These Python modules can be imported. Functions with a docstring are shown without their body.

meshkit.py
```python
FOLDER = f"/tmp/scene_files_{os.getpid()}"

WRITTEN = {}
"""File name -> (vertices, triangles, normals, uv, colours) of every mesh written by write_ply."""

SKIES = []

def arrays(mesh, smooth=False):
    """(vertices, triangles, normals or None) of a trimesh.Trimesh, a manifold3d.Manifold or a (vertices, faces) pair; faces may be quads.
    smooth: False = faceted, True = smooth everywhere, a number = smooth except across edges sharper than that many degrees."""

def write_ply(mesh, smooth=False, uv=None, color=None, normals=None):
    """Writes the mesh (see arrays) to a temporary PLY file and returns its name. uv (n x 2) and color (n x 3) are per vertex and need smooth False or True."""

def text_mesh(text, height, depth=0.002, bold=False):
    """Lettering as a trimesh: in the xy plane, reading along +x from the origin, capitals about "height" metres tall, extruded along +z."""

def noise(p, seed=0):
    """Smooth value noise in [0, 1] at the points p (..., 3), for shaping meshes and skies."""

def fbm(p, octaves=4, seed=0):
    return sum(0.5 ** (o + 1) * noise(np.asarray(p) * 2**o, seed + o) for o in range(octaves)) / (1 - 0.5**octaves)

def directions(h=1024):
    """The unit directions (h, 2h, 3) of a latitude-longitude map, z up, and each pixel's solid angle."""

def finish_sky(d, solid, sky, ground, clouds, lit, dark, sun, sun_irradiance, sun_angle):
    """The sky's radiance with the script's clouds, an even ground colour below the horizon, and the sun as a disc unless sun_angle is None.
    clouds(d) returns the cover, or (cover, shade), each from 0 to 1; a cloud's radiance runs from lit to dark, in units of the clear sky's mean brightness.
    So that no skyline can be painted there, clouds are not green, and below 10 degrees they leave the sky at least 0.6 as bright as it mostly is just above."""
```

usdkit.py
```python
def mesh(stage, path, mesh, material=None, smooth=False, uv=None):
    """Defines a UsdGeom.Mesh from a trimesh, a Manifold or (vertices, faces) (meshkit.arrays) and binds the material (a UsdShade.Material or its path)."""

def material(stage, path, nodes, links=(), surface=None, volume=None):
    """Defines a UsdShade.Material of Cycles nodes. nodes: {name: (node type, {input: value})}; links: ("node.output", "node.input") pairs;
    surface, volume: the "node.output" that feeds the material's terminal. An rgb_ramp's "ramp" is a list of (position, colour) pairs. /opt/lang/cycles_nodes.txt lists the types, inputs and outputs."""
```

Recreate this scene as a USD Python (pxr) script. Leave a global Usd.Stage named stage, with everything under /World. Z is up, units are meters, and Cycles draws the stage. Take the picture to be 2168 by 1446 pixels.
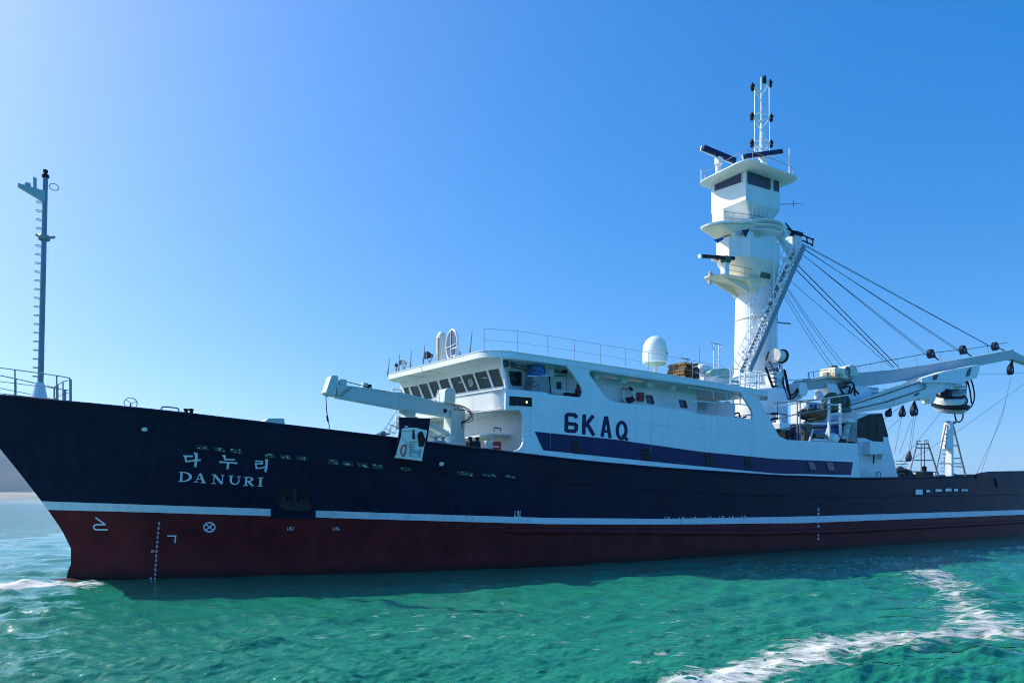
import math, random
import numpy as np
import trimesh
import shapely
from shapely.geometry import Polygon, LineString, Point, box as sbox
from shapely.ops import unary_union
from shapely import affinity
from pxr import Usd, UsdGeom, UsdLux, UsdShade, Gf, Sdf
import usdkit, meshkit

rng = np.random.default_rng(7)
random.seed(7)
stage = Usd.Stage.CreateInMemory()
UsdGeom.SetStageUpAxis(stage, 'Z'); UsdGeom.SetStageMetersPerUnit(stage, 1.0)
UsdGeom.Xform.Define(stage, '/World'); UsdGeom.Scope.Define(stage, '/World/Looks')

# ---------------------------------------------------------------- camera, sky, sun, exposure
EXPOSURE = 1.12
cam = UsdGeom.Camera.Define(stage, '/World/camera')
cam.AddTranslateOp().Set(Gf.Vec3d(0, 0, 3.6))
cam.AddRotateXYZOp().Set(Gf.Vec3f(90, 0, 0))
cam.CreateHorizontalApertureAttr(36.0); cam.CreateVerticalApertureAttr(36.0*682/1024)
cam.CreateFocalLengthAttr(36.0*1565/2168)
cam.CreateVerticalApertureOffsetAttr(36.0*327/2168)
cam.CreateHorizontalApertureOffsetAttr(0.0)
cam.CreateClippingRangeAttr(Gf.Vec2f(0.1, 60000))
cam.CreateFStopAttr(0.0)
cam.CreateExposureAttr(EXPOSURE)

SUN_AZ, SUN_EL = math.radians(-68), math.radians(39)     # azimuth from +y towards +x
SUN = np.array([math.sin(SUN_AZ)*math.cos(SUN_EL), math.cos(SUN_AZ)*math.cos(SUN_EL), math.sin(SUN_EL)])
sky = UsdLux.DomeLight.Define(stage, '/World/sky')
sky.CreateIntensityAttr(1.0)
SKY_STRENGTH = 0.15
usdkit.material(stage, '/World/Looks/sky_look', {
    'sky': ('sky_texture', dict(sky_type='single_scattering', sun_disc=False, sun_elevation=SUN_EL, sun_rotation=math.atan2(SUN[0], SUN[1]),
                                altitude=0.0, air_density=1.0, aerosol_density=1.35, ozone_density=6.0)),
    'dir': ('texture_coordinate', {}), 'lift': ('vector_math', dict(math_type='add', vector2=(0, 0, .05))), 'unit': ('vector_math', dict(math_type='normalize')),
    'gam': ('gamma', dict(gamma=.72)), 'sat': ('hsv', dict(hue=0.507, saturation=1.57, value=1.0)),
    'bg': ('background_shader', dict(strength=SKY_STRENGTH))},
    [('dir.generated', 'lift.vector1'), ('lift.vector', 'unit.vector1'), ('unit.vector', 'sky.vector'), ('sky.color', 'gam.color'), ('gam.color', 'sat.color'), ('sat.color', 'bg.color')], surface='bg.background')
UsdShade.MaterialBindingAPI.Apply(sky.GetPrim()).Bind(UsdShade.Material.Get(stage, '/World/Looks/sky_look'))
sky.GetPrim().SetCustomDataByKey('kind', 'structure')
sun = UsdLux.DistantLight.Define(stage, '/World/sun')
sun.CreateNormalizeAttr(True); sun.CreateIntensityAttr(0.76); sun.CreateAngleAttr(0.53); sun.CreateColorAttr(Gf.Vec3f(1.0, 0.88, 0.72))
zax = SUN; xax = np.cross([0, 0, 1.0], zax); xax /= np.linalg.norm(xax); yax = np.cross(zax, xax)
sun.AddTransformOp().Set(Gf.Matrix4d(*xax, 0, *yax, 0, *zax, 0, 0, 0, 0, 1))

# ---------------------------------------------------------------- the ship's own axes: x aft from the stem, y to starboard, z up
SHIP_AT = np.array([-17.67, 32.4, 0.0])
US = np.array([.837, .547]); US /= np.linalg.norm(US); NS = np.array([-US[1], US[0]])
SHIP_ROT = math.degrees(math.atan2(US[1], US[0]))
def world(p):
    p = np.asarray(p, float)
    return np.array([*(SHIP_AT[:2]+US*p[0]+NS*p[1]), p[2]])

counts, base_of = {}, {}
def free_name(parent, name):
    k = (parent, name); n = counts.get(k, 0); counts[k] = n+1
    return name if n == 0 else f'{name}_{n:03d}'
def meta(prim, label=None, cat=None, group=None, kind=None):
    for k, v in (('label', label), ('category', cat), ('group', group), ('kind', kind)):
        if v: prim.SetCustomDataByKey(k, v)
def thing(name, label, cat, base=(0, 0, 0), group=None, ship=True):
    n = free_name('/World', name); path = '/World/'+n
    x = UsdGeom.Xform.Define(stage, path)
    if ship:
        x.AddTranslateOp().Set(Gf.Vec3d(*map(float, world(base)))); x.AddRotateZOp().Set(SHIP_ROT)
    else:
        x.AddTranslateOp().Set(Gf.Vec3d(*map(float, base)))
    base_of[path] = np.array(base, float)
    meta(x.GetPrim(), label, cat, group)
    return path
def part(parent, name, mesh, mat, smooth=False, label=None):
    """One mesh under a thing (or under a part); mesh is in the ship's axes."""
    path = parent+'/'+free_name(parent, name)
    m = (mesh if isinstance(mesh, trimesh.Trimesh) else cat(mesh)).copy()
    base = base_of[parent]; base_of[path] = base
    m.apply_translation(-base)
    pr = usdkit.mesh(stage, path, m, M[mat], smooth=smooth)
    if label: pr.GetPrim().SetCustomDataByKey('label', label)
    return path

# ---------------------------------------------------------------- shapes
def cat(ms):
    ms = [m for m in ms if m is not None and len(m.faces)]
    return trimesh.util.concatenate(ms) if len(ms) > 1 else ms[0].copy()
def bx(x0, x1, y0, y1, z0, z1):
    m = trimesh.creation.box([x1-x0, y1-y0, z1-z0]); m.apply_translation([(x0+x1)/2, (y0+y1)/2, (z0+z1)/2]); return m
def hull(pts):
    return trimesh.convex.convex_hull(np.asarray(pts, float))
def cbx(x0, x1, y0, y1, z0, z1, c=.03):
    c = min(c, .45*min(x1-x0, y1-y0, z1-z0)); P = []
    for x, sx in ((x0, 1), (x1, -1)):
        for y, sy in ((y0, 1), (y1, -1)):
            for z, sz in ((z0, 1), (z1, -1)):
                P += [(x, y+sy*c, z+sz*c), (x+sx*c, y, z+sz*c), (x+sx*c, y+sy*c, z)]
    return hull(P)
def frames(P):
    P = np.asarray(P, float); T = np.zeros_like(P)
    T[1:-1] = P[2:]-P[:-2]; T[0] = P[1]-P[0]; T[-1] = P[-1]-P[-2]
    T /= np.maximum(np.linalg.norm(T, axis=1, keepdims=True), 1e-9)
    a = np.array([0, 0, 1.0]) if abs(T[0][2]) < .9 else np.array([1.0, 0, 0])
    A = []
    for t in T:
        a = a-t*(a@t); a /= max(np.linalg.norm(a), 1e-9); A.append(a)
    A = np.array(A); return P, A, np.cross(T, A)
def tube(P, r, n=6, closed=False):
    P = [np.asarray(p, float) for p in P]
    if closed: P = P+[P[0]]
    P, A, B = frames(P); k = len(P)
    R = np.broadcast_to(np.asarray(r, float), (k,))
    th = np.arange(n)/n*2*np.pi
    V = (P[:, None]+R[:, None, None]*(np.cos(th)[None, :, None]*A[:, None]+np.sin(th)[None, :, None]*B[:, None])).reshape(-1, 3)
    F = []
    for i in range(k-1):
        for j in range(n):
            a, b = i*n+j, i*n+(j+1) % n
            F += [(a, a+n, b), (b, a+n, b+n)]
    V = np.vstack([V, P[0], P[-1]]); c0, c1 = len(V)-2, len(V)-1
    for j in range(n):
        F += [(c0, j, (j+1) % n), (c1, (k-1)*n+(j+1) % n, (k-1)*n+j)]
    m = trimesh.Trimesh(V, F, process=False); m.invert()
    return m
def tubes(lines, r, n=6): return cat([tube(l, r, n) for l in lines])
def beam(p0, p1, w, h):
    """Rectangular bar; h is measured towards up, w across."""
    p0, p1 = np.asarray(p0, float), np.asarray(p1, float); t = p1-p0; L = np.linalg.norm(t); t /= L
    up = np.array([0, 0, 1.0]) if abs(t[2]) < .95 else np.array([1.0, 0, 0])
    up = up-t*(up@t); up /= np.linalg.norm(up); sd = np.cross(t, up)
    return hull([p+a*up*h/2+b*sd*w/2 for p in (p0, p1) for a in (-1, 1) for b in (-1, 1)])
def lathe(prof, c, n=24, axis='z', a0=0.0, a1=2*math.pi):
    prof = np.asarray(prof, float); full = abs(a1-a0-2*math.pi) < 1e-6
    th = a0+(a1-a0)*np.arange(n if full else n+1)/n; k = len(th)
    V = np.stack([prof[:, 0:1]*np.cos(th), prof[:, 0:1]*np.sin(th), np.broadcast_to(prof[:, 1:2], (len(prof), k))], -1).reshape(-1, 3)
    F = []
    for i in range(len(prof)-1):
        for j in range(k if full else k-1):
            a, b = i*k+j, i*k+(j+1) % k
            F += [(a, b, a+k), (b, b+k, a+k)]
    m = trimesh.Trimesh(V, F, process=False)
    if axis == 'x': m.apply_transform(trimesh.transformations.rotation_matrix(math.pi/2, [0, 1, 0]))
    if axis == 'y': m.apply_transform(trimesh.transformations.rotation_matrix(-math.pi/2, [1, 0, 0]))
    m.apply_translation(c); return m
def polys(g): return [p for p in getattr(g, 'geoms', [g]) if p.geom_type == 'Polygon' and p.area > 1e-7]
def extr(g, d): return cat([trimesh.creation.extrude_polygon(p, d, engine='earcut') for p in polys(g)])
def plate_xz(g, y0, y1):
    """A plate whose outline g lies in x, z, from y0 to y1."""
    m = extr(g if hasattr(g, 'geom_type') else Polygon(g), y1-y0); v = m.vertices
    m = trimesh.Trimesh(np.stack([v[:, 0], y0+v[:, 2], v[:, 1]], -1), m.faces[:, ::-1], process=False); return m
def plate_yz(g, x0, x1):
    m = extr(g if hasattr(g, 'geom_type') else Polygon(g), x1-x0); v = m.vertices
    return trimesh.Trimesh(np.stack([x0+v[:, 2], v[:, 0], v[:, 1]], -1), m.faces, process=False)
def plate_xy(g, z0, z1):
    m = extr(g if hasattr(g, 'geom_type') else Polygon(g), z1-z0); m.apply_translation([0, 0, z0]); return m
def xz(L): return [(p[0], p[2]) for p in L]
def rnd(g, r): return (g if hasattr(g, 'geom_type') else Polygon(g)).buffer(-r, join_style='round').buffer(2*r, quad_segs=6).buffer(-r, quad_segs=6)
def arc(c, r, a0, a1, n=12): return [(c[0]+r*math.cos(a), c[1]+r*math.sin(a)) for a in np.linspace(math.radians(a0), math.radians(a1), n)]
def catmull(P, k=8):
    P = np.asarray(P, float); Q = np.vstack([2*P[0]-P[1], P, 2*P[-1]-P[-2]]); out = []
    for i in range(1, len(Q)-2):
        for t in np.arange(k)/k:
            out.append(.5*(2*Q[i]+(Q[i+1]-Q[i-1])*t+(2*Q[i-1]-5*Q[i]+4*Q[i+1]-Q[i+2])*t**2+(3*Q[i]-Q[i-1]-3*Q[i+1]+Q[i+2])*t**3))
    return out+[P[-1]]
def subdiv(m, d):
    v, f = trimesh.remesh.subdivide_to_size(m.vertices, m.faces, d, max_iter=12); return trimesh.Trimesh(v, f, process=False)

# ---------------------------------------------------------------- materials
M = {}
def mat(name, col, rough=.45, metal=0.0, var=.12, scale=1.2, streak=0.0, streak_col=(.16, .10, .06), bump=0.0, spec=.5, coat=0.0, seam=None):
    """Painted or bare surface: tone varied by noise, optional run marks down the vertical, optional uneven plating."""
    c = np.array(col, float)
    nodes = {'pos': ('texture_coordinate', {}), 'n': ('noise_texture', dict(scale=scale, detail=5, roughness=.6)),
             'r': ('rgb_ramp', dict(ramp=[(.25, tuple(c*(1-var))), (.75, tuple(np.minimum(c*(1+var), .95)))])),
             'p': ('principled_bsdf', dict(roughness=rough, metallic=metal, specular_ior_level=spec, coat_weight=coat, coat_roughness=.12))}
    links = [('pos.object', 'n.vector'), ('n.fac', 'r.fac')]
    top = 'r.color'
    if streak:
        nodes |= {'sm': ('mapping', dict(scale=(2.2, 2.2, .16))), 'sn': ('noise_texture', dict(scale=1.6, detail=6, roughness=.65)),
                  'sr': ('rgb_ramp', dict(ramp=[(.52, (0, 0, 0)), (.8, (streak,)*3)])), 'sx': ('mix_color', dict(b=streak_col))}
        links += [('pos.object', 'sm.vector'), ('sm.vector', 'sn.vector'), ('sn.fac', 'sr.fac'), ('sr.color', 'sx.fac'), (top, 'sx.a')]
        top = 'sx.result'
    links += [(top, 'p.base_color')]
    nodes |= {'rn': ('map_range', dict(from_min=.3, from_max=.7, to_min=rough*.8, to_max=min(1, rough*1.25)))}
    links += [('n.fac', 'rn.value'), ('rn.result', 'p.roughness')]
    if bump:
        nodes |= {'bn': ('noise_texture', dict(scale=.9, detail=2)), 'b': ('bump', dict(strength=bump, distance=.08))}
        links += [('pos.object', 'bn.vector'), ('bn.fac', 'b.height'), ('b.normal', 'p.normal')]
    if seam:  # plating: butts and laps of the welded plates as fine relief
        nodes |= {'pm': ('mapping', dict(rotation=(-math.pi/2, 0, 0))), 'pb': ('brick_texture', dict(scale=1.0, brick_width=seam[0], row_height=seam[1], mortar_size=.018, mortar_smooth=.6, color1=(1, 1, 1), color2=(.8, .8, .8), mortar=(0, 0, 0))), 'b2': ('bump', dict(strength=.5, distance=.02))}
        links = [l for l in links if l != ('b.normal', 'p.normal')]+[('pos.object', 'pm.vector'), ('pm.vector', 'pb.vector'), ('pb.color', 'b2.height'), ('b.normal', 'b2.normal'), ('b2.normal', 'p.normal')]
    M[name] = usdkit.material(stage, '/World/Looks/'+name, nodes, links, surface='p.BSDF')
mat('white_paint', (.69, .775, .82), .38, seam=(4.6, 1.9), streak=.5, streak_col=(.46, .43, .37), var=.04, bump=.18)
mat('white_clean', (.72, .785, .81), .35, var=.04)
mat('cream_paint', (.72, .70, .58), .45, var=.07)
mat('navy_hull', (.007, .0115, .030), .32, spec=.06, streak=.8, streak_col=(.022, .027, .040), seam=(5.5, 1.55), var=.3, scale=.5, bump=.22)
mat('navy_deck_band', (.010, .021, .080), .36, spec=.12, var=.15, streak=.3, streak_col=(.05, .06, .15))
mat('navy_letter', (.010, .017, .070), .4, spec=.15)
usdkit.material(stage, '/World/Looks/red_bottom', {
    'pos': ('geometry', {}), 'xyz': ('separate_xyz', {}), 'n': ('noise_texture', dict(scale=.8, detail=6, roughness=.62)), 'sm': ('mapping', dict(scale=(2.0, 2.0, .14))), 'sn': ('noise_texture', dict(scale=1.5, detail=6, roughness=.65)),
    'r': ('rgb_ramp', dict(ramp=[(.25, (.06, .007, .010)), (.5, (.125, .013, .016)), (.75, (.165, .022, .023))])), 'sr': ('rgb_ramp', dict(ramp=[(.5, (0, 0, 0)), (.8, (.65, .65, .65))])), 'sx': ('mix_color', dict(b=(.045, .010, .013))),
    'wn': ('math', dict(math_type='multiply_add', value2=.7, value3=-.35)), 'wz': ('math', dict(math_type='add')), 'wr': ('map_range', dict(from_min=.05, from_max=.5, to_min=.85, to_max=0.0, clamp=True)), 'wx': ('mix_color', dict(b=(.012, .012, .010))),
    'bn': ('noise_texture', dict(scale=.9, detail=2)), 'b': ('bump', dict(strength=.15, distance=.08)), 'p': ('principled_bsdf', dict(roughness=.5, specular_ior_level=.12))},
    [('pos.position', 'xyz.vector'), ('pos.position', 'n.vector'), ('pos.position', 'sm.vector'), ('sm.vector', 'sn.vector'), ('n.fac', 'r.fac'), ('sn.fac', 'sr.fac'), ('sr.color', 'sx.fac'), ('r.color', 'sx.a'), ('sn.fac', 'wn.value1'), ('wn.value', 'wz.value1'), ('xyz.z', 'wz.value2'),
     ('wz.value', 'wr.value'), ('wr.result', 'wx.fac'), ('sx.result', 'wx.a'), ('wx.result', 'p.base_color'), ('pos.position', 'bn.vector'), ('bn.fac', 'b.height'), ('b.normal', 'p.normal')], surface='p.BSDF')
M['red_bottom'] = UsdShade.Material.Get(stage, '/World/Looks/red_bottom')
mat('stripe_white', (.66, .70, .74), .4, streak=.7, streak_col=(.34, .34, .33), var=.06)
mat('letter_white', (.62, .66, .72), .5, var=.1)
mat('boom_grey', (.36, .44, .48), .42, streak=.5, streak_col=(.27, .28, .27), var=.08)
mat('crane_grey', (.47, .60, .575), .42, streak=.5, streak_col=(.34, .36, .35), var=.08)
mat('steel_grey', (.30, .32, .34), .45, metal=.3, var=.15)
mat('anchor_steel', (.010, .013, .018), .6, var=.4, scale=3)
mat('rail_grey', (.26, .28, .30), .5, var=.1)
mat('black_gear', (.010, .012, .018), .5, var=.3, spec=.2)
mat('wire_black', (.012, .018, .036), .6, var=.2, spec=.15)
mat('deck_green', (.05, .12, .09), .7, var=.2)
mat('machine_green', (.03, .10, .07), .5, var=.25)
mat('tarp_blue', (.03, .17, .55), .55, var=.35, scale=4, bump=.6)
mat('boat_blue', (.012, .075, .32), .3, var=.15)
mat('cover_grey', (.22, .26, .28), .7, var=.3, scale=3, bump=.6)
mat('cover_green', (.25, .46, .40), .7, var=.25, scale=3, bump=.6)
mat('wood_brown', (.15, .085, .03), .8, var=.4, scale=6)
mat('hose_tan', (.42, .30, .12), .6, var=.25)
mat('grille_brown', (.018, .011, .010), .7, var=.4, scale=3, streak=.6, streak_col=(.05, .025, .015))
mat('red_gear', (.30, .015, .02), .45)
mat('hose_red', (.45, .05, .02), .5)
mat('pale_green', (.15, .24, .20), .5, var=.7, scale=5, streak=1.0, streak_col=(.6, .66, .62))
mat('door_blue', (.34, .46, .58), .45)
mat('pink_grey', (.92, .78, .69), .5)
mat('bridge_glass', (.018, .05, .056), .10, var=.3, spec=.25, scale=2)
mat('ladder_blue', (.17, .24, .31), .45)
mat('dome_white', (.66, .80, .75), .35, var=.03)
mat('port_dark', (.02, .045, .04), .5, var=.6, scale=6)
mat('glass_black', (.006, .008, .010), .25, var=.2, spec=.15)
mat('dish_blue', (.045, .10, .19), .3, var=.1)
mat('glass_dark', (.010, .022, .026), .05, var=.2, spec=.2)
mat('glass_grey', (.045, .055, .13), .12, var=.15, spec=.4)
mat('frame_rubber', (.05, .055, .06), .5)
mat('galvanised', (.45, .47, .48), .4, metal=.5)

# ================================================================ the ship
ship = thing('fishing_ship', 'large navy and white fishing ship with red bottom and tall lookout tower', 'fishing ship', (30, 0, 0))

# ---- hull form
def stem_x(z): return np.interp(z, [-2, -.5, .2, .67, 1.38, 2.19, 3.2, 4.35, 5.53, 8.5], [-1.2, -1.5, -1.62, -1.43, -1.43, -1.78, -2.37, -3.12, -3.92, -5.95])
def half_beam(s, z):
    s, z = np.asarray(s, float), np.asarray(z, float)
    q = np.clip(z/7, 0, 1.2); L = 24-2*q; p = 1.5+1.1*q**1.3
    x = np.clip((s-stem_x(z))/L, 0, 1); b = 6.5*(1-(1-x)**p)
    return b*np.where(s > 70, 1-((np.clip(s, 70, 82)-70)/12)**2*.12*np.clip(1.6-z/6, 0, 1.5), 1)
SX = [-5.5, -3.895, -2.323, -.738, .878, 2.544, 4.276, 6.091, 8.009, 10.055, 12.265, 14.666, 17.309, 18.445, 21.787, 26.915, 36.861, 46.209, 62.2, 63.9, 71.56, 82]
SZ = [7.75, 7.577, 7.40, 7.25, 7.10, 6.94, 6.76, 6.59, 6.42, 6.25, 6.06, 5.865, 5.68, 5.60, 5.39, 5.17, 4.90, 4.835, 5.22, 5.57, 5.80, 5.95]
def sheer(s): return np.interp(s, SX, SZ)
def stripe_top(s): return np.interp(s, [-2.4, 1.1, 6, 10.5, 19.1, 26.9, 39.8, 71.6, 82], [3.382, 3.237, 3.037, 2.84, 2.498, 2.322, 2.262, 2.375, 2.45])
def stripe_low(s): return np.interp(s, [-2.4, 1.1, 6, 10.5, 19.1, 26.9, 39.8, 71.6, 82], [3.03, 2.912, 2.721, 2.533, 2.185, 2.002, 1.826, 1.953, 2.03])
sig = np.concatenate([np.linspace(0, .25, 60)**1.25/.25**.25, np.linspace(.25, .5, 30)[1:], np.linspace(.5, 1, 34)[1:]])
def hull_row(zf):
    z0 = zf(-3.0); x0 = stem_x(z0)
    for _ in range(8): x0 = stem_x(zf(x0))
    s = x0+(80-x0)*sig
    return s, zf(s)
def strip(zlo, zhi, k, off=0.0):
    """Shell between two levels, port and starboard."""
    ms = []
    for sd in (-1, 1):
        V = []
        for t in np.linspace(0, 1, k+1):
            s, z = hull_row(lambda x: (1-t)*zlo(x)+t*zhi(x)); z = np.broadcast_to(z, s.shape)
            V.append(np.stack([s, sd*(half_beam(s, z)+off), z], -1))
        n = len(sig); V = np.vstack(V)
        F = []
        for i in range(k):
            for j in range(n-1):
                a = i*n+j; q = [(a, a+1, a+n+1), (a, a+n+1, a+n)]
                F += q if sd == -1 else [(c, b, d) for b, c, d in q]
        ms.append(trimesh.Trimesh(V, np.array(F), process=False))
    return ms
const = lambda c: (lambda s: np.full_like(np.asarray(s, float), c))
transom = lambda lo, hi: hull([(80, sd*float(half_beam(80, z)), z) for z in (lo, hi) for sd in (-1, 1)]+[(80.05, sd*(float(half_beam(80, z))), z) for z in (lo, hi) for sd in (-1, 1)])
part(ship, 'topsides', strip(stripe_top, sheer, 18)+[transom(2.46, 5.9)], 'navy_hull', 40)
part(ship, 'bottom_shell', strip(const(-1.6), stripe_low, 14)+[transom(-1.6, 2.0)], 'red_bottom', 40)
part(ship, 'boot_stripe', strip(stripe_low, stripe_top, 2)+[transom(2.02, 2.44)], 'stripe_white', 40)
def skin(s, z, off=.012): return (float(s), float(-half_beam(s, z)-off), float(z))
part(ship, 'bulwark_rail', [tube([(s, sd*float(half_beam(s, sheer(s))), float(sheer(s))) for s in np.concatenate([np.linspace(-5.2, 20, 50), np.linspace(21, 80, 40)])], .07, 6) for sd in (-1, 1)], 'navy_hull', True)
kx, kz = [11.3, 14.75, 19.03, 26.9, 35.03, 45.07, 62.4, 80], [4.84, 4.545, 4.316, 3.946, 3.62, 3.534, 3.66, 3.8]
part(ship, 'rubbing_strake', [tube([(s, sd*float(half_beam(s, np.interp(s, kx, kz))), float(np.interp(s, kx, kz))) for s in np.linspace(11.3, 80, 70)], .035, 6) for sd in (-1, 1)], 'navy_hull', True)
rx, rz = [16.15, 20.28, 26.9, 35, 45, 71.6, 80], [1.93, 1.80, 1.56, 1.29, 1.17, 1.32, 1.36]
ss_ = np.concatenate([[16.1, 16.5, 17.2], np.linspace(18.5, 80, 60)])
part(ship, 'fender_bar', [tube([(s, sd*float(half_beam(s, np.interp(s, rx, rz))), float(np.interp(s, rx, rz))) for s in ss_], np.interp(ss_, [16.1, 17.2], [.02, .17]), 8) for sd in (-1, 1)], 'red_bottom', True)
bul = trimesh.creation.icosphere(4); bv = bul.vertices
bv = bv*np.array([6.6, 1.35, 1.25]); bv[:, 2] += -.02*np.clip(-bv[:, 0], 0, 9)
part(ship, 'bulbous_bow', trimesh.Trimesh(bv+np.array([-.6, 0, -1.10]), bul.faces), 'red_bottom', True)

# ---- decks
def deck(s0, s1, drop, n=24, inset=.05):
    s = np.linspace(s0, s1, n); z = sheer(s)-drop; b = np.maximum(half_beam(s, z)-inset, .05)
    V = np.vstack([np.stack([s, -b, z], -1), np.stack([s, b, z], -1)])
    F = [f for i in range(n-1) for f in ((i, i+1, n+i+1), (i, n+i+1, n+i))]
    return trimesh.Trimesh(V, F, process=False)
part(ship, 'foredeck', deck(-4.6, 18.5, 1.0), 'deck_green')
part(ship, 'working_deck', deck(45, 79.9, 1.15), 'deck_green')

# ---- writing on the bow: strokes drawn in (u right, v down), then laid on the flare
def lay(g, corners, off=.014, thick=0.0, step=.14):
    """corners: (s, z) of the unit square's upper left, upper right, lower left, lower right; the shape follows the shell."""
    (a, b), (c, d), (e, f), (h, k) = corners
    m = trimesh.creation.extrude_polygon(g, .004, engine='earcut') if g.geom_type == 'Polygon' else extr(g, .004)
    m = m.submesh([np.nonzero(m.face_normals[:, 2] > .5)[0]], append=True)
    m = subdiv(m, .05)
    u, v = m.vertices[:, 0], m.vertices[:, 1]
    s = (1-v)*((1-u)*a+u*c)+v*((1-u)*e+u*h); z = (1-v)*((1-u)*b+u*d)+v*((1-u)*f+u*k)
    w = trimesh.Trimesh(np.stack([s, -half_beam(s, z)-off, z], -1), m.faces, process=False)
    if w.face_normals[:, 1].mean() > 0: w.invert()
    return w
def strokes(S, scale=(1, 1), org=(0, 0)):
    """S: list of (width, points) or ready polygons in picture units."""
    gs = []
    for st in S:
        gs.append(st if hasattr(st, 'geom_type') else LineString(st[1]).buffer(st[0]/2, cap_style='flat', join_style='mitre') if len(st) == 2 else LineString(st[1]).buffer(st[0]/2, cap_style='round', join_style='round'))
    g = unary_union(gs).buffer(0)
    return affinity.affine_transform(g, [1/scale[0], 0, 0, 1/scale[1], -org[0]/scale[0], -org[1]/scale[1]])
nameq = xz([(2.28, -3.367, 5.424), (5.606, -4.661, 5.468), (2.387, -2.681, 3.988), (5.774, -4.03, 3.997)])
nm = dict(scale=(1370, 530), org=(270, 270))
hangul = [
    [(24, [(345, 327), (490, 330)]), (30, [(372, 318), (388, 415)]), (22, [(380, 408), (470, 400), (528, 384)]), (40, [(520, 276), (540, 330), (523, 492)]), (24, [(535, 385), (606, 388)]), Polygon([(495, 272), (560, 285), (556, 330), (520, 310)])],
    [(26, [(928, 322), (985, 325)]), (32, [(965, 318), (972, 385)]), (22, [(960, 376), (1128, 384)]), (24, [(882, 415), (1162, 434)]), (34, [(1022, 428), (1010, 524)])],
    [(20, [(1442, 402), (1560, 406)]), (26, [(1548, 400), (1552, 448)]), (20, [(1432, 440), (1562, 446)]), (26, [(1446, 440), (1462, 520)]), (20, [(1452, 512), (1530, 508), (1596, 490)]), (38, [(1612, 372), (1622, 450), (1600, 568)]), Polygon([(1588, 368), (1645, 380), (1640, 420), (1610, 400)])]]
def ell(cx, cy, rx, ry, a0, a1, n=16): return [(cx+rx*math.cos(t), cy+ry*math.sin(t)) for t in np.radians(np.linspace(a0, a1, n))]
def serif(x, y, w, h=11): return Polygon([(x-w/2, y-h/2), (x+w/2, y-h/2), (x+w/2, y+h/2), (x-w/2, y+h/2)])
roman = [
    [(34, [(318, 566), (310, 716)]), serif(318, 570, 75), serif(308, 713, 78), Polygon(ell(335, 642, 140, 78, -97, 97)).difference(Polygon(ell(330, 642, 100, 62, -97, 97)))],
    [(12, [(592, 592), (532, 722)]), (36, [(598, 592), (652, 736)]), serif(535, 722, 66), serif(645, 735, 78), (12, [(560, 678), (625, 682)])],
    [(14, [(808, 612), (800, 748)]), (36, [(812, 612), (925, 748)]), (14, [(938, 618), (930, 752)]), serif(800, 610, 60), serif(800, 746, 72), serif(938, 618, 52)],
    [(34, [(1068, 624), (1062, 705)]), serif(1066, 628, 78), serif(1188, 640, 60), (13, [(1190, 636), (1182, 710)]), Polygon(ell(1122, 700, 76, 68, 0, 180)).difference(Polygon(ell(1128, 697, 50, 52, 0, 180)))],
    [(32, [(1302, 646), (1294, 778)]), serif(1300, 648, 74), serif(1292, 778, 76), Polygon(ell(1315, 681, 98, 40, -95, 95)).difference(Polygon(ell(1312, 681, 64, 26, -95, 95))), (32, [(1330, 712), (1398, 780)]), serif(1402, 781, 46)],
    [(34, [(1530, 656), (1516, 790)]), serif(1530, 658, 80), serif(1515, 789, 82)]]
for L in hangul+roman:
    part(ship, 'ship_name_letter', lay(strokes(L, **nm), nameq), 'letter_white')
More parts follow.
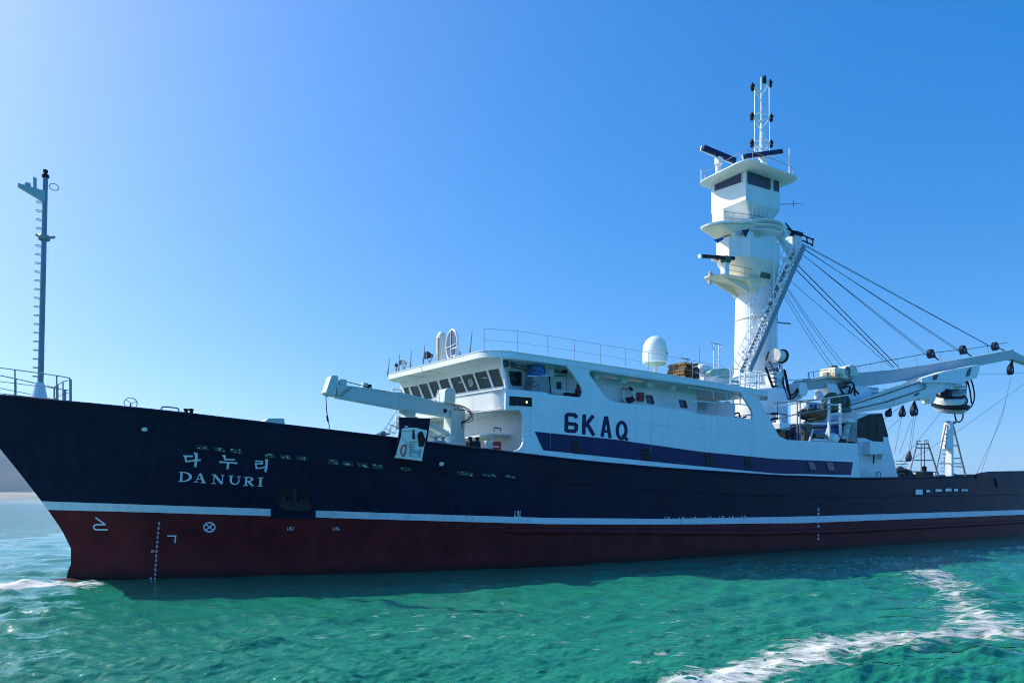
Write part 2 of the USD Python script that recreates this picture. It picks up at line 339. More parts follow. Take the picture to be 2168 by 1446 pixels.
# marks on the red bottom
def marks(px, name, S, size, org, label=None):
    part(ship, name, lay(strokes(S, size, org), px), 'letter_white', label=label)
bq = xz([(-0.77, -0.684, 2.797), (3.943, -2.767, 2.776), (-0.749, -0.324, 1.472), (4.041, -2.283, 1.406)])
def bm(S, name, label): part(ship, name, lay(strokes(S, (270, 65), (190, 1090)), bq), 'letter_white', label=label)
bm([(3.2, [(203, 1096), (222, 1110), (205, 1110)], 1), (3.2, ell(205, 1115.5, 7, 5.5, 270, 90, 9), 1), (3.2, [(205, 1121), (226, 1121)], 1)], 'bulb_mark', 'white bulbous bow symbol')
bm([(3, ell(443, 1115.5, 12, 9.5, 0, 360, 28)), (2.6, [(435, 1109), (451, 1122)]), (2.6, [(451, 1109), (435, 1122)])], 'thruster_mark', 'white crossed circle thruster symbol')
bm([(2.8, [(352, 1134), (370, 1134), (368, 1149)])], 'frame_mark', 'white angle mark')
dq = xz([(1.507, -1.661, 2.583), (1.857, -1.814, 2.581), (1.561, -1.229, -0.106), (1.919, -1.363, -0.116)])
for i, (y, k) in enumerate(zip(np.linspace(1108, 1225, 13), '2M864210864224')):
    x = 337-(i*.75); d = []
    d.append((1.2, [(x-1.9, y-2), (x+1.9, y-2)])); d.append((1.2, [(x-1.9, y+2), (x+1.9, y+2)]))
    if i % 2: d.append((1.2, [(x+1.6, y-2), (x-1.6, y+2)]))
    else: d += [(1.1, [(x-1.6, y-2.2), (x-1.6, y+(2.2 if i % 4 else 0))]), (1.1, [(x+1.6, y-(0 if i % 4 else 2.2)), (x+1.6, y+2.2)])]
    if i in (6, 12): d += [(1.5, [(x-7, y-3), (x-7, y+3)]), (1.5, [(x-10, y-3), (x-10, y+3)])]
    part(ship, 'draught_mark', lay(strokes(d, (20, 130), (322, 1100)), dq), 'letter_white')
sq = xz([(40.882, -6.5, 2.812), (41.92, -6.5, 2.803), (40.882, -6.5, 0.606), (41.92, -6.5, 0.571)])
for i, y in enumerate(np.linspace(1079, 1141, 8)):
    part(ship, 'draught_mark', lay(strokes([(2.2, [(1730.5, y-2), (1734, y-2)]), (2.0, [(1731, y+2), (1734, y-1)])], (20, 70), (1722, 1075)), sq), 'letter_white')
def ticks(q, W, H, n): 
    S = []
    for i in range(n):
        x = (i+.5)*W/n
        S += [(W/n*.22, [(x-W/n*.22, 0), (x-W/n*.3, H)]), (H*.2, [(x-W/n*.3, H*(.1 if i % 2 else .9)), (x+W/n*.25, H*(.1 if i % 2 else .9))])]
        if i % 3 == 1: S.append((W/n*.2, [(x+W/n*.25, 0), (x+W/n*.15, H)]))
    part(ship, 'small_mark', lay(strokes(S, (W, H)), q), 'letter_white')
ticks(xz([(6.73, -3.558, 2.215), (7.077, -3.675, 2.211), (6.745, -3.509, 2.075), (7.091, -3.626, 2.071)]), 18, 6, 4)
ticks(xz([(8.627, -4.174, 2.193), (8.968, -4.277, 2.188), (8.644, -4.126, 2.051), (8.986, -4.23, 2.046)]), 17, 6, 3)
ticks(xz([(17.154, -6.264, 2.876), (17.574, -6.309, 2.872), (17.16, -6.214, 2.571), (17.577, -6.263, 2.566)]), 16, 12, 3)
for q in ([(27.136, -6.5, 2.438), (27.581, -6.5, 2.431), (27.136, -6.5, 2.278), (27.581, -6.5, 2.27)], [(28.296, -6.5, 2.42), (28.755, -6.5, 2.413), (28.296, -6.5, 2.258), (28.755, -6.5, 2.25)], [(29.258, -6.5, 2.406), (29.728, -6.5, 2.399), (29.258, -6.5, 2.241), (29.728, -6.5, 2.233)], [(30.605, -6.5, 2.399), (31.01, -6.5, 2.393), (30.605, -6.5, 2.246), (31.01, -6.5, 2.239)], [(31.666, -6.5, 2.412), (32.124, -6.5, 2.405), (31.666, -6.5, 2.242), (32.124, -6.5, 2.234)], [(32.544, -6.5, 2.399), (33.012, -6.5, 2.392), (32.544, -6.5, 2.241), (33.012, -6.5, 2.234)], [(33.658, -6.5, 2.411), (34.095, -6.5, 2.405), (33.658, -6.5, 2.266), (34.095, -6.5, 2.259)]):
    ticks(xz(q), 12, 6, 2)

prng = np.random.default_rng(21)
# ---- openings in the bulwark
def frame_on(q, name, pane, w=.05, label=None, frame='navy_hull', lip=.05):
    """A recessed-looking port: a raised lip round a panel, q = upper left, upper right, lower right, lower left on the shell."""
    q = [np.array(p) for p in q]; c = sum(q)/4
    pan = hull([p+np.array([0, d, 0]) for p in q for d in (-.006, -.02)])
    path = part(ship, name, pan, pane, label=label)
    part(path, 'lip', tube([p+(p-c)*.12+np.array([0, -.02, 0]) for p in q], w*.55, 6, closed=True), frame)
    return path
for q in ([(2.862, -3.782, 5.745), (3.293, -3.951, 5.732), (3.417, -3.884, 5.503), (2.93, -3.708, 5.545)], [(3.488, -4, 5.677), (3.909, -4.147, 5.645), (4.053, -4.092, 5.424), (3.612, -3.943, 5.466)], [(4.14, -4.221, 5.619), (4.566, -4.365, 5.596), (4.697, -4.301, 5.364), (4.195, -4.142, 5.416)], [(5.445, -4.597, 5.444), (5.849, -4.718, 5.42), (5.984, -4.664, 5.204), (5.504, -4.521, 5.237)], [(6.053, -4.775, 5.404), (6.484, -4.893, 5.371), (6.622, -4.841, 5.153), (6.134, -4.704, 5.186)],
          [(6.709, -4.957, 5.364), (7.168, -5.072, 5.322), (7.25, -5.012, 5.121), (6.772, -4.887, 5.155)], [(7.987, -5.258, 5.234), (8.462, -5.366, 5.201), (8.552, -5.296, 4.956), (8.075, -5.19, 5.001)], [(8.604, -5.39, 5.172), (9.068, -5.488, 5.139), (9.18, -5.426, 4.892), (8.693, -5.324, 4.937)], [(9.252, -5.523, 5.121), (9.727, -5.613, 5.077), (9.839, -5.558, 4.838), (9.343, -5.461, 4.884)], [(9.893, -5.646, 5.069), (10.378, -5.731, 5.025), (10.469, -5.677, 4.794), (9.985, -5.587, 4.83)],
          [(11.171, -5.865, 4.974), (11.656, -5.934, 4.918), (11.769, -5.896, 4.705), (11.284, -5.823, 4.752)], [(13.907, -6.223, 4.801), (14.761, -6.3, 4.725), (14.853, -6.276, 4.502), (13.977, -6.189, 4.569)], [(15.234, -6.341, 4.709), (16.001, -6.393, 4.652), (16.063, -6.381, 4.493), (15.296, -6.326, 4.552)], [(16.418, -6.42, 4.658), (17.06, -6.45, 4.61), (17.175, -6.444, 4.437), (16.506, -6.412, 4.499)],
          [(53.522, -6.5, 4.103), (54.533, -6.5, 4.108), (54.533, -6.5, 3.709), (53.522, -6.5, 3.708)], [(55.011, -6.5, 4.11), (55.633, -6.5, 4.113), (55.633, -6.5, 3.893), (55.011, -6.5, 3.892)], [(56.403, -6.5, 4.154), (57.399, -6.5, 4.159), (57.399, -6.5, 3.936), (56.403, -6.5, 3.932)], [(57.905, -6.5, 4.218), (58.856, -6.5, 4.224), (58.856, -6.5, 3.978), (57.905, -6.5, 3.975)], [(59.226, -6.5, 4.207), (59.9, -6.5, 4.211), (59.9, -6.5, 3.982), (59.226, -6.5, 3.979)], [(60.429, -6.5, 4.175), (61.503, -6.5, 4.181), (61.503, -6.5, 4.007), (60.429, -6.5, 4.003)]):
    fpq = frame_on(q, 'freeing_port', 'port_dark' if q[0][0] < 40 else 'white_clean')
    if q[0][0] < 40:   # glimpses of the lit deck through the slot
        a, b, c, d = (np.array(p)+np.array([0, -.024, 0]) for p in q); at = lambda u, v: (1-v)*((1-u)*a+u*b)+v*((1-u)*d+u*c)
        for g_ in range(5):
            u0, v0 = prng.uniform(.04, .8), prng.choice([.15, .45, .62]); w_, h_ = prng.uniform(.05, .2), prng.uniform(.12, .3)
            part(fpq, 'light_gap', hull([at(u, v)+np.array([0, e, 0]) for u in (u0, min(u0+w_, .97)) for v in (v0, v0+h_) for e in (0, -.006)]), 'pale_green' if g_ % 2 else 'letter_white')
# oval fairleads
for (s0, y0, z0, w, h) in ((*(0.94, -3.24, 6.34), .30, .20), (*(13.056, -6.18, 5.115), .34, .22)):
    ring = [(s0+w*math.cos(a), 0, z0+h*math.sin(a)) for a in np.linspace(0, 2*np.pi, 24, endpoint=False)]
    f = part(ship, 'fairlead', tube([skin(p[0], p[2], .03) for p in ring], .075, 8, closed=True), 'navy_hull', True)
    lens = [skin(s0+.08+.36*w*math.cos(a), z0-.02+.42*h*math.sin(a), d) for a in np.linspace(0, 2*np.pi, 16, endpoint=False) for d in (.01, .035)]
    part(f, 'inner_throat', hull(lens), 'letter_white')
# anchor pocket: the stripe is interrupted by a plain navy pad, with a pocket above it
pq = [(5.983, -3.702, 3.142), (7.806, -4.278, 3.05), (7.871, -4.079, 2.536), (6.038, -3.498, 2.637)]
part(ship, 'anchor_pad', lay(sbox(0, 0, 1, 1), [(pq[0][0], pq[0][2]), (pq[1][0], pq[1][2]), (pq[3][0], pq[3][2]), (pq[2][0], pq[2][2])], off=.03), 'navy_hull')
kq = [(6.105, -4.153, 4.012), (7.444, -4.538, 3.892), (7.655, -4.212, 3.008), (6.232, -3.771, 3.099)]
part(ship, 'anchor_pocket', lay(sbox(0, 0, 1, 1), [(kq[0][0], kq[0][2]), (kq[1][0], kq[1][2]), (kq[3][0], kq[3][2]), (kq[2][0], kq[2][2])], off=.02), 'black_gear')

# ---- superstructure: port and starboard side plates with the two long openings
outline = [(16.259, -6.5, 10.381), (17.87, -6.5, 10.407), (20.228, -6.5, 10.427), (25.583, -6.5, 10.247), (32.544, -6.5, 9.978), (35.027, -6.5, 9.877), (35.297, -6.5, 9.779), (35.842, -6.5, 9.075), (36.441, -6.5, 8.424), (37.332, -6.5, 7.415), (38.145, -6.5, 7.237), (45.979, -6.5, 7.296), (46.324, -6.5, 4.837), (36.861, -6.5, 4.865), (26.915, -6.5, 5.198), (21.787, -6.5, 5.364), (18.445, -6.5, 5.565), (16.916, -6.5, 5.752), (17.278, -6.5, 5.903), (17.446, -6.5, 6.072), (17.53, -6.5, 6.286), (17.53, -6.5, 7.477), (17.446, -6.5, 7.728), (17.278, -6.5, 7.834), (16.476, -6.5, 7.818), (16.504, -6.5, 8.751), (16.367, -6.5, 9.566)]
hole1 = [(16.313, -6.5, 10.295), (19.773, -6.5, 10.335), (20.167, -6.5, 10.276), (20.411, -6.5, 10.129), (21.186, -6.5, 9.29), (21.249, -6.5, 9.024), (21.155, -6.5, 8.733), (18.735, -6.5, 8.759), (16.531, -6.5, 8.776), (16.395, -6.5, 9.569)]
hole2 = [(21.851, -6.5, 10.226), (25.126, -6.5, 10.128), (32.418, -6.5, 10.026), (33.269, -6.5, 10.006), (33.702, -6.5, 9.865), (34.669, -6.5, 8.882), (34.758, -6.5, 8.594), (34.669, -6.5, 8.369), (32.418, -6.5, 8.398), (29.846, -6.5, 8.399), (29.18, -6.5, 8.537), (26.189, -6.5, 8.626), (23.418, -6.5, 8.657), (23.02, -6.5, 8.781), (22.626, -6.5, 9.054), (21.723, -6.5, 9.979), (21.692, -6.5, 10.125)]
side_win = [(16.668, -6.5, 8.487), (18.042, -6.5, 8.507), (18.056, -6.5, 8.037), (16.668, -6.5, 8.003)]
lens_ = [[(20.503, -6.5, 6.356), (20.905, -6.5, 6.36), (21.155, -6.5, 5.828), (20.688, -6.5, 5.85)], [(25.371, -6.5, 6.157), (25.831, -6.5, 6.147), (26.082, -6.5, 5.628), (25.583, -6.5, 5.641)], [(30.444, -6.5, 6.025), (30.888, -6.5, 6.01), (31.132, -6.5, 5.469), (30.645, -6.5, 5.486)], [(33.963, -6.5, 5.957), (34.359, -6.5, 5.954), (34.603, -6.5, 5.374), (34.139, -6.5, 5.379)], [(40.219, -6.5, 5.884), (41.087, -6.5, 5.874), (41.398, -6.5, 5.343), (40.524, -6.5, 5.358)], [(42.236, -6.5, 5.903), (43.198, -6.5, 5.895), (43.523, -6.5, 5.352), (42.555, -6.5, 5.35)]]
op = Polygon(xz(outline)); h1, h2, sw = (rnd(xz(h), r_) for h, r_ in ((hole1, .12), (hole2, .12), (side_win, .03)))
side = op.difference(unary_union([h1, h2, sw]+[rnd(xz(l), .05) for l in lens_]))
part(ship, 'side_plating', plate_xz(side, -6.50, -6.38), 'white_paint')
part(ship, 'side_plating', plate_xz(op.difference(unary_union([h1, h2])), 6.38, 6.50), 'white_paint', label='starboard white side plating')
band = Polygon(xz([(18.214, -6.5, 6.82), (23.418, -6.5, 6.649), (30.084, -6.5, 6.208), (36.861, -6.5, 5.979), (45.409, -6.5, 5.983), (45.127, -6.5, 5.069), (36.861, -6.5, 5.045), (26.915, -6.5, 5.491), (21.787, -6.5, 5.749), (18.735, -6.5, 5.906)]))
part(ship, 'navy_band', plate_xz(band.difference(unary_union([rnd(xz(l), .05) for l in lens_])), -6.508, -6.497), 'navy_deck_band')
# call sign
cq = xz([(19.973, -6.5, 7.919), (24.491, -6.5, 8.2), (19.973, -6.5, 6.396), (24.491, -6.5, 6.578)])
cs = dict(scale=(490, 220), org=(600, 670))
sign = [[(27, [(692, 718), (690, 700), (680, 692), (636, 690), (625, 700), (623, 805), (634, 812), (682, 814), (692, 804), (694, 772), (684, 762), (626, 757)])],
        [(27, [(751, 690), (748, 838)]), (27, [(818, 698), (752, 782)]), (27, [(772, 758), (822, 846)])],
        [(25, [(882, 856), (908, 716), (918, 716), (944, 866)]), (19, [(886, 812), (936, 818)])],
        [(25, ell(1032, 808, 34, 60, 0, 360, 30)), (25, [(1040, 838), (1078, 882)])]]
for L in sign:
    g = strokes(L, **cs); (a, b), (c, d), (e, f), (h, k) = cq
    m = extr(g, .004); u, v = m.vertices[:, 0].copy(), m.vertices[:, 1].copy()
    m.vertices = np.stack([(1-v)*((1-u)*a+u*c)+v*((1-u)*e+u*h), -6.503-m.vertices[:, 2]*1.5, (1-v)*((1-u)*b+u*d)+v*((1-u)*f+u*k)], -1)
    part(ship, 'call_sign_letter', m, 'navy_letter')
for i, l in enumerate(lens_):
    g = rnd(xz(l), .05)
    p = part(ship, 'porthole', plate_xz(g.buffer(-.005), -6.47, -6.455), 'glass_black' if i < 4 else 'glass_grey')
    part(p, 'rim', plate_xz(g.buffer(.05).difference(g), -6.54, -6.48), 'black_gear' if i < 4 else 'navy_deck_band')
p = part(ship, 'cabin_window', plate_xz(sw.buffer(-.005), -6.505, -6.495), 'glass_black', label='dark wide cabin window with a small lamp glow')
part(p, 'window_frame', plate_xz(sw.buffer(.04).difference(sw.buffer(-.01)), -6.53, -6.497), 'white_clean')
part(p, 'divider', plate_xz(sbox(sw.bounds[0]+.45, sw.bounds[1], sw.bounds[0]+.49, sw.bounds[3]), -6.512, -6.504), 'frame_rubber')
lampc = (17.727, -6.46, 8.254)
M['lamp_glow'] = usdkit.material(stage, '/World/Looks/lamp_glow', {'e': ('emission', dict(color=(1, .72, .38), strength=1.4))}, [], surface='e.emission')
lm = trimesh.creation.icosphere(2, .055); lm.apply_translation([lampc[0], -6.5, lampc[2]]); part(p, 'lamp', lm, 'lamp_glow', True)
# seams of the plating: low weld beads
seams = [[(s, -6.504, 6.0), (s, -6.504, 8.1)] for s in (19.2, 26.1)]+[[(s, -6.504, 6.2), (s, -6.504, 8.0)] for s in (30.4, 34.9, 39.6)]+[[(25.2, -6.504, 7.62), (30.4, -6.504, 7.5), (46, -6.504, 6.62)]]
part(ship, 'weld_seam', tubes(seams, .008, 4), 'white_paint')

# ---- bridge: roof, front, wheelhouse side, floors
HEEL = .0346
def roof_z(s, y): return np.interp(s, [14, 15.7, 25.6, 32.5, 36.2, 40], [10.69, 10.66, 10.51, 10.29, 10.19, 10.1])+HEEL*(np.asarray(y)+6.5)
def sloped(m, f):
    v = m.vertices.copy(); v[:, 2] += f(v[:, 0], v[:, 1]); return trimesh.Trimesh(v, m.faces, process=False)
rp = Polygon([(15.62, -5.2)]+arc((16.95, -5.2), 1.33, 180, 270, 8)+[(26, -6.53), (36.2, -6.53), (36.2, 6.53), (16.95, 6.53)]+arc((16.95, 5.2), 1.33, 90, 180, 8))
rm = subdiv(trimesh.creation.extrude_polygon(rp, .30, engine='earcut'), 1.6); rm.apply_translation([0, 0, -.30])
roof = part(ship, 'bridge_roof', sloped(rm, roof_z), 'white_paint', 35)
part(roof, 'gutter_lip', [tube([(x, y, float(roof_z(x, y))+.02) for x, y in list(rp.exterior.coords)[:-1]], .03, 5, closed=True)], 'white_clean')
part(roof, 'stain_seam', tubes([[(15.60, 1.0, float(roof_z(15.6, 1.0))-.02), (15.60, .8, float(roof_z(15.6, .8))-.29)], [(15.61, .8, float(roof_z(15.6, .8))-.305), (16.6, .4, float(roof_z(16.6, .4))-.305)], [(15.61, 3.3, float(roof_z(15.6, 3.3))-.305), (16.9, 2.6, float(roof_z(16.9, 2.6))-.305)]], .012, 4), 'cover_grey')
def lean(z): return 17.10-(z-8.85)*.17
wins = []
Z5 = lambda *a: a
wq = [[(16.98, 5.961, 10.371), (16.98, 5.291, 10.328), (16.98, 5.161, 9.818), (16.98, 5.738, 9.922)], [(16.98, 4.985, 10.328), (16.98, 4.004, 10.28), (16.98, 3.668, 9.555), (16.98, 4.683, 9.706)], [(16.98, 3.751, 10.306), (16.98, 2.733, 10.251), (16.98, 2.369, 9.393), (16.98, 3.297, 9.459)],
      [(16.98, 2.492, 10.291), (16.98, 1.479, 10.232), (16.98, 1.173, 9.47), (16.98, 2.059, 9.431)], [(16.98, 1.173, 10.228), (16.98, 0.177, 10.203), (16.98, -0.153, 9.421), (16.98, 0.837, 9.467)], [(16.98, -0.186, 10.171), (16.98, -1.232, 10.134), (16.98, -1.642, 9.314), (16.98, -0.538, 9.36)],
      [(16.98, -1.474, 10.15), (16.98, -2.598, 10.097), (16.98, -2.951, 9.271), (16.98, -1.875, 9.319)], [(16.98, -2.857, 10.094), (16.98, -3.979, 10.049), (16.98, -4.284, 9.219), (16.98, -3.172, 9.294)], [(16.98, -4.251, 10.042), (16.98, -5.166, 9.991), (16.98, -5.428, 9.171), (16.98, -4.548, 9.218)]]
WY = 6.42
fz0 = lambda y: 8.85+HEEL*(y+6.5); fz1 = lambda y: 10.345+HEEL*(y+6.5)
wall = Polygon([(-5.66, fz0(-5.66)-.3), (WY, fz0(WY)-.3), (WY, fz1(WY)), (-5.66, fz1(-5.66))])
wp = [rnd(Polygon([(p[1], p[2]) for p in q]).buffer(.045, join_style='mitre'), .03) for q in wq]
wm = plate_yz(wall.difference(unary_union(wp)), 0, .10); wm.vertices[:, 0] += lean(wm.vertices[:, 2])
front = part(ship, 'wheelhouse_front', wm, 'white_paint')
for i, g in enumerate(wp):
    m = plate_yz(g.buffer(-.004), .05, .062); m.vertices[:, 0] += lean(m.vertices[:, 2])
    part(front, 'window_pane', m, 'bridge_glass')
    m = plate_yz(g.buffer(.02).difference(g.buffer(-.004)), -.012, .03); m.vertices[:, 0] += lean(m.vertices[:, 2])
    part(front, 'window_frame', m, 'white_clean')
    if i in (5, 6, 7):
        x0, y0, x1, y1 = g.bounds
        c = (x0+.25, y0+.55) if i != 6 else None
        if c: m = beam((lean(c[1])-.03, c[0]+.05, c[1]), (lean(c[1])-.03, c[0]+.45, c[1]+.05), .03, .03); part(front, 'wiper', m, 'white_clean')
g6 = wp[6]; cy, cz = g6.centroid.x, g6.centroid.y
part(front, 'clear_view_screen', [tube([(lean(cz+r*math.sin(a))+.035, cy+r*math.cos(a), cz+r*math.sin(a)) for a in np.linspace(0, 2*np.pi, 20, endpoint=False)], .02, 6, closed=True) for r in (.2, .1)], 'white_clean')
# rounded lower front of the bridge, and the ledge under the windows
fp = Polygon([(16.42, -5.2)]+arc((17.7, -5.2), 1.28, 180, 270, 10)+[(19, -6.48), (19, 6.48), (17.7, 6.48)]+arc((17.7, 5.2), 1.28, 90, 180, 10))
fm = subdiv(trimesh.creation.extrude_polygon(fp, 1.0, engine='earcut'), .8); v = fm.vertices
fm = trimesh.Trimesh(np.stack([v[:, 0]+.10*(1-v[:, 2]), v[:, 1], 7.83+v[:, 2]*1.0+HEEL*(v[:, 1]+6.5)], -1), fm.faces, process=False)
part(ship, 'bridge_front_lower', fm, 'white_paint', 40)
part(ship, 'window_ledge', sloped(bx(16.36, 16.52, -6.42, 6.42, 8.81, 8.87), lambda s, y: HEEL*(y+6.5)), 'white_clean')
part(ship, 'soffit_rib', [sloped(bx(16.36, 16.44, -6.3, 6.3, 7.86, 7.90), lambda s, y: HEEL*(y+6.5))], 'white_clean')
# wheelhouse side and gallery back wall
iw = Polygon([(17.45, 7.9), (45, 7.4), (45, 9.6), (36.2, 9.9), (17.12, 10.4)])
iwin = rnd(xz([(17.653, -5, 9.964), (18.396, -5, 9.996), (18.396, -5, 9.311), (17.87, -5, 9.293), (17.783, -5, 9.37)]), .05)
iw2 = [rnd(xz([(27.164, -4.9, 9.446), (27.614, -4.9, 9.452), (27.784, -4.9, 9.02), (27.313, -4.9, 9.043)]), .03), rnd(xz([(29.866, -4.9, 9.361), (30.368, -4.9, 9.368), (30.55, -4.9, 8.964), (30.046, -4.9, 8.974)]), .03)]
back = part(ship, 'gallery_wall', plate_xz(iw.intersection(sbox(16, 7, 31.5, 11)).difference(unary_union([iwin]+iw2)), -5.0, -4.92), 'white_paint')
part(back, 'window_pane', plate_xz(iwin, -4.95, -4.94), 'glass_dark')
for g in iw2: part(back, 'window_pane', plate_xz(g, -4.96, -4.945), 'glass_grey'); part(back, 'window_frame', plate_xz(g.buffer(.04).difference(g.buffer(-.01)), -5.03, -4.98), 'frame_rubber')
part(back, 'window_frame', plate_xz(iwin.buffer(.035).difference(iwin.buffer(-.015)), -5.03, -4.98), 'frame_rubber')
dg = rnd(xz([(20.209, -5, 9.974), (21.311, -5, 10.02), (21.311, -5, 9.001), (20.302, -5, 9.027)]), .10)
dw = rnd(xz([(20.615, -5, 9.694), (20.961, -5, 9.711), (20.961, -5, 9.33), (20.646, -5, 9.318)]), .03)
dr = part(ship, 'weather_door', plate_xz(dg, -5.06, -5.005), 'white_clean', label='pale weathertight door with a small dark window')
part(dr, 'gasket', plate_xz(dg.buffer(.04).difference(dg), -5.05, -5.003), 'black_gear'); part(dr, 'door_window', plate_xz(dw, -5.075, -5.062), 'glass_grey')
part(dr, 'window_frame', plate_xz(dw.buffer(.07).difference(dw.buffer(.02)), -5.078, -5.062), 'white_clean')
for x, y in ((31.5, -4.92), (31.5, -3.2)): pass
part(ship, 'gallery_wall', [plate_xz(Polygon([(31.5, 7.2), (36.6, 7.1), (36.6, 9.7), (31.5, 10.05)]), -3.6, -3.52), plate_yz(Polygon([(-5, 7.2), (-3.6, 7.2), (-3.6, 10.05), (-5, 10.05)]), 31.42, 31.5)], 'white_paint', label='recessed after end of the gallery wall')
part(ship, 'bridge_deck', sloped(plate_xy(sbox(18.5, -6.38, 36.4, 6.38), 7.70, 7.80), lambda s, y: -.03*(s-17)*.5), 'white_paint')
part(ship, 'boat_deck', bx(36.4, 46.3, -6.38, 6.38, 6.55, 6.62), 'deck_green')
part(ship, 'house_front', plate_yz(Polygon([(-6.38, 4.6), (6.4, 4.6), (6.4, 8.3), (-6.38, 7.86)]), 18.35, 18.45), 'white_paint')
part(ship, 'front_screen', [plate_yz(rnd([(-6.38, 5.2), (-4.6, 5.2), (-4.6, 7.86), (-6.38, 7.86)], .05), 18.2, 18.28)], 'white_paint')
part(ship, 'aft_bulkhead', [plate_yz(Polygon([(-6.38, 4), (6.38, 4), (6.38, 6.55), (-6.38, 6.55)]), 46.2, 46.3), plate_yz(Polygon([(-3.5, 6), (6.38, 6), (6.38, 10.3), (-3.5, 9.9)]), 36.1, 36.2)], 'white_paint')
# ceiling lights and pipes in the gallery
for q in ([(22.719, -5.6, 10.371), (23.051, -5.6, 9.964)], [(24.65, -5.6, 10.313), (25.07, -5.6, 9.9)], [(26.613, -5.6, 10.272), (27.018, -5.6, 9.845)], [(28.488, -5.6, 10.24), (28.874, -5.6, 9.827)]):
    b = part(ship, 'gallery_lamp_box', cbx(q[0][0], q[1][0], -5.75, -5.35, q[1][2], q[0][2], .04), 'white_clean')
    part(b, 'cap', cbx(q[0][0]-.05, q[1][0]+.05, -5.8, -5.3, q[0][2], q[0][2]+.06, .02), 'white_paint')
pr = []
pr.append([(29.408, -6.1, 10.003), (29.486, -6.1, 10.01), (33.747, -6.1, 9.886), (34.851, -6.1, 9.732)]); pr.append([(29.644, -6.1, 9.216), (33.53, -6.1, 9.286), (34.628, -6.1, 9.302)])
for a, b in (((29.486, -6.1, 10.204), (29.486, -6.1, 9.76)), ((31.623, -6.1, 9.954), (31.623, -6.1, 9.441)), ((32.799, -6.1, 9.901), (32.799, -6.1, 9.294)), ((34.054, -6.1, 9.938), (34.054, -6.1, 9.293)), ((33.443, -6.1, 9.572), (33.443, -6.1, 8.436)), ((32.46, -6.1, 9.3), (32.46, -6.1, 8.494))): pr.append([a, b])
part(ship, 'pipe_rail', tubes(pr, .035, 6), 'white_clean')
part(ship, 'ceiling_pipe', tubes([[(17, -5.6, 10.25), (18.5, -5.5, 10.22), (21, -5.4, 10.12)], [(17.4, -5.3, 10.2), (19.6, -5.2, 10.02)], [(18.2, -5.9, 10.3), (18.2, -5.9, 10.0), (19, -5.9, 9.98)]], .03, 6), 'frame_rubber')
hs = []
for k in range(9):
    s0 = 31.6+.25*k; hs.append([(s0, -3.7, 9.62), (s0+.02, -3.7, 9.25-.1*(k % 3)), (s0+.18, -3.7, 9.3), (s0+.2, -3.7, 9.6)])
part(ship, 'hanging_lines', tubes(hs, .02, 4), 'rail_grey')

# ---- funnel and aft house
fo = [(47.476, -5.5, 9.647), (50.739, -5.5, 9.83), (52.961, -5.5, 4.942), (47.95, -5.5, 4.877)]
fg = Polygon(xz(fo)); part_f = part(ship, 'funnel', plate_xz(fg, -5.5, -1.5), 'white_paint', label='slanted white funnel casing with a dark grille')
gr = Polygon(xz([(47.535, -5.5, 9.169), (49.035, -5.5, 9.638), (50.708, -5.5, 9.81), (50.802, -5.5, 9.638), (51.565, -5.5, 8.073), (50.834, -5.5, 8.041), (50.834, -5.5, 7.686), (49.525, -5.5, 7.668), (48.671, -5.5, 7.842), (47.535, -5.5, 7.863)]))
part(part_f, 'grille', plate_xz(gr, -5.53, -5.49), 'grille_brown')
part(part_f, 'grille_bar', tubes([[(48.952, -5.55, 9.628), (49.074, -5.55, 7.787)], [(47.631, -5.55, 8.586), (50.308, -5.55, 9.463)], [(49.935, -5.55, 9.723), (50.184, -5.55, 7.727)]], .03, 5), 'frame_rubber')
part(part_f, 'duct', plate_xz(rnd(xz([(48.131, -5.9, 7.587), (49.22, -5.9, 7.562), (49.712, -5.9, 7.267), (50.334, -5.9, 7.114), (50.774, -5.9, 7.094), (50.774, -5.9, 6.741), (48.131, -5.9, 6.625)]), .05), -6.1, -5.5), 'white_paint')
part(part_f, 'hook', tubes([[(48.976, -5.9, 6.685), (48.976, -5.9, 6.339), (48.915, -5.9, 5.991)]], .05, 6), 'black_gear')
part(part_f, 'lamp', cbx(*sorted([(49.882, -5.8, 6.298)[0], (50.256, -5.8, 6.66)[0]]), -6.0, -5.7, (49.882, -5.8, 6.298)[2], (50.256, -5.8, 6.66)[2]), 'white_clean')
part(ship, 'aft_ladder', tubes([[(48.011, -5.9, 5.522), (48.551, -5.9, 5.516), (48.551, -5.9, 4.912)], [(48.011, -5.9, 5.316), (48.551, -5.9, 5.326)], [(48.011, -5.9, 5.111), (48.551, -5.9, 5.119)], [(48.011, -5.9, 4.939), (48.551, -5.9, 4.946)]], .045, 6), 'white_clean')
# after bulwark step and gate
sb = xz([(62.706, -6.56, 5.086), (62.865, -6.56, 5.363), (63.343, -6.56, 5.527), (71.414, -6.56, 5.771), (74.432, -6.56, 5.847), (74.432, -6.56, 4.464), (66.472, -6.56, 4.328), (66.05, -6.56, 5.111)])
part(ship, 'after_bulwark_plate', plate_xz(Polygon(sb), -6.6, -6.5), 'navy_hull')

# ================================================================ lookout tower, foremast and their fittings (parts of the ship)
prof = [(1.66, 9.6), (1.62, 12), (1.58, 14), (1.5, 19.4), (1.46, 22.6), (1.5, 22.9), (1.3, 23.5)]
tower = part(ship, 'lookout_tower', lathe(prof, (43.2, 0, 0), 40), 'white_paint', 40, label='tall white lookout tower column amidships')
part(tower, 'column_band', [lathe([(1.7, 12.55), (1.74, 12.6), (1.74, 12.75), (1.68, 12.8)], (43.2, 0, 0), 40)], 'white_clean', 40)
part(tower, 'wind_ring', [lathe([(1.5, 16.75), (1.56, 16.78), (1.56, 16.84), (1.5, 16.87)], (43.2, 0, 0), 40), tube([(44.6, -.7, 16.8), (45.6, -1.3, 16.7)], .06, 6)], 'rail_grey')
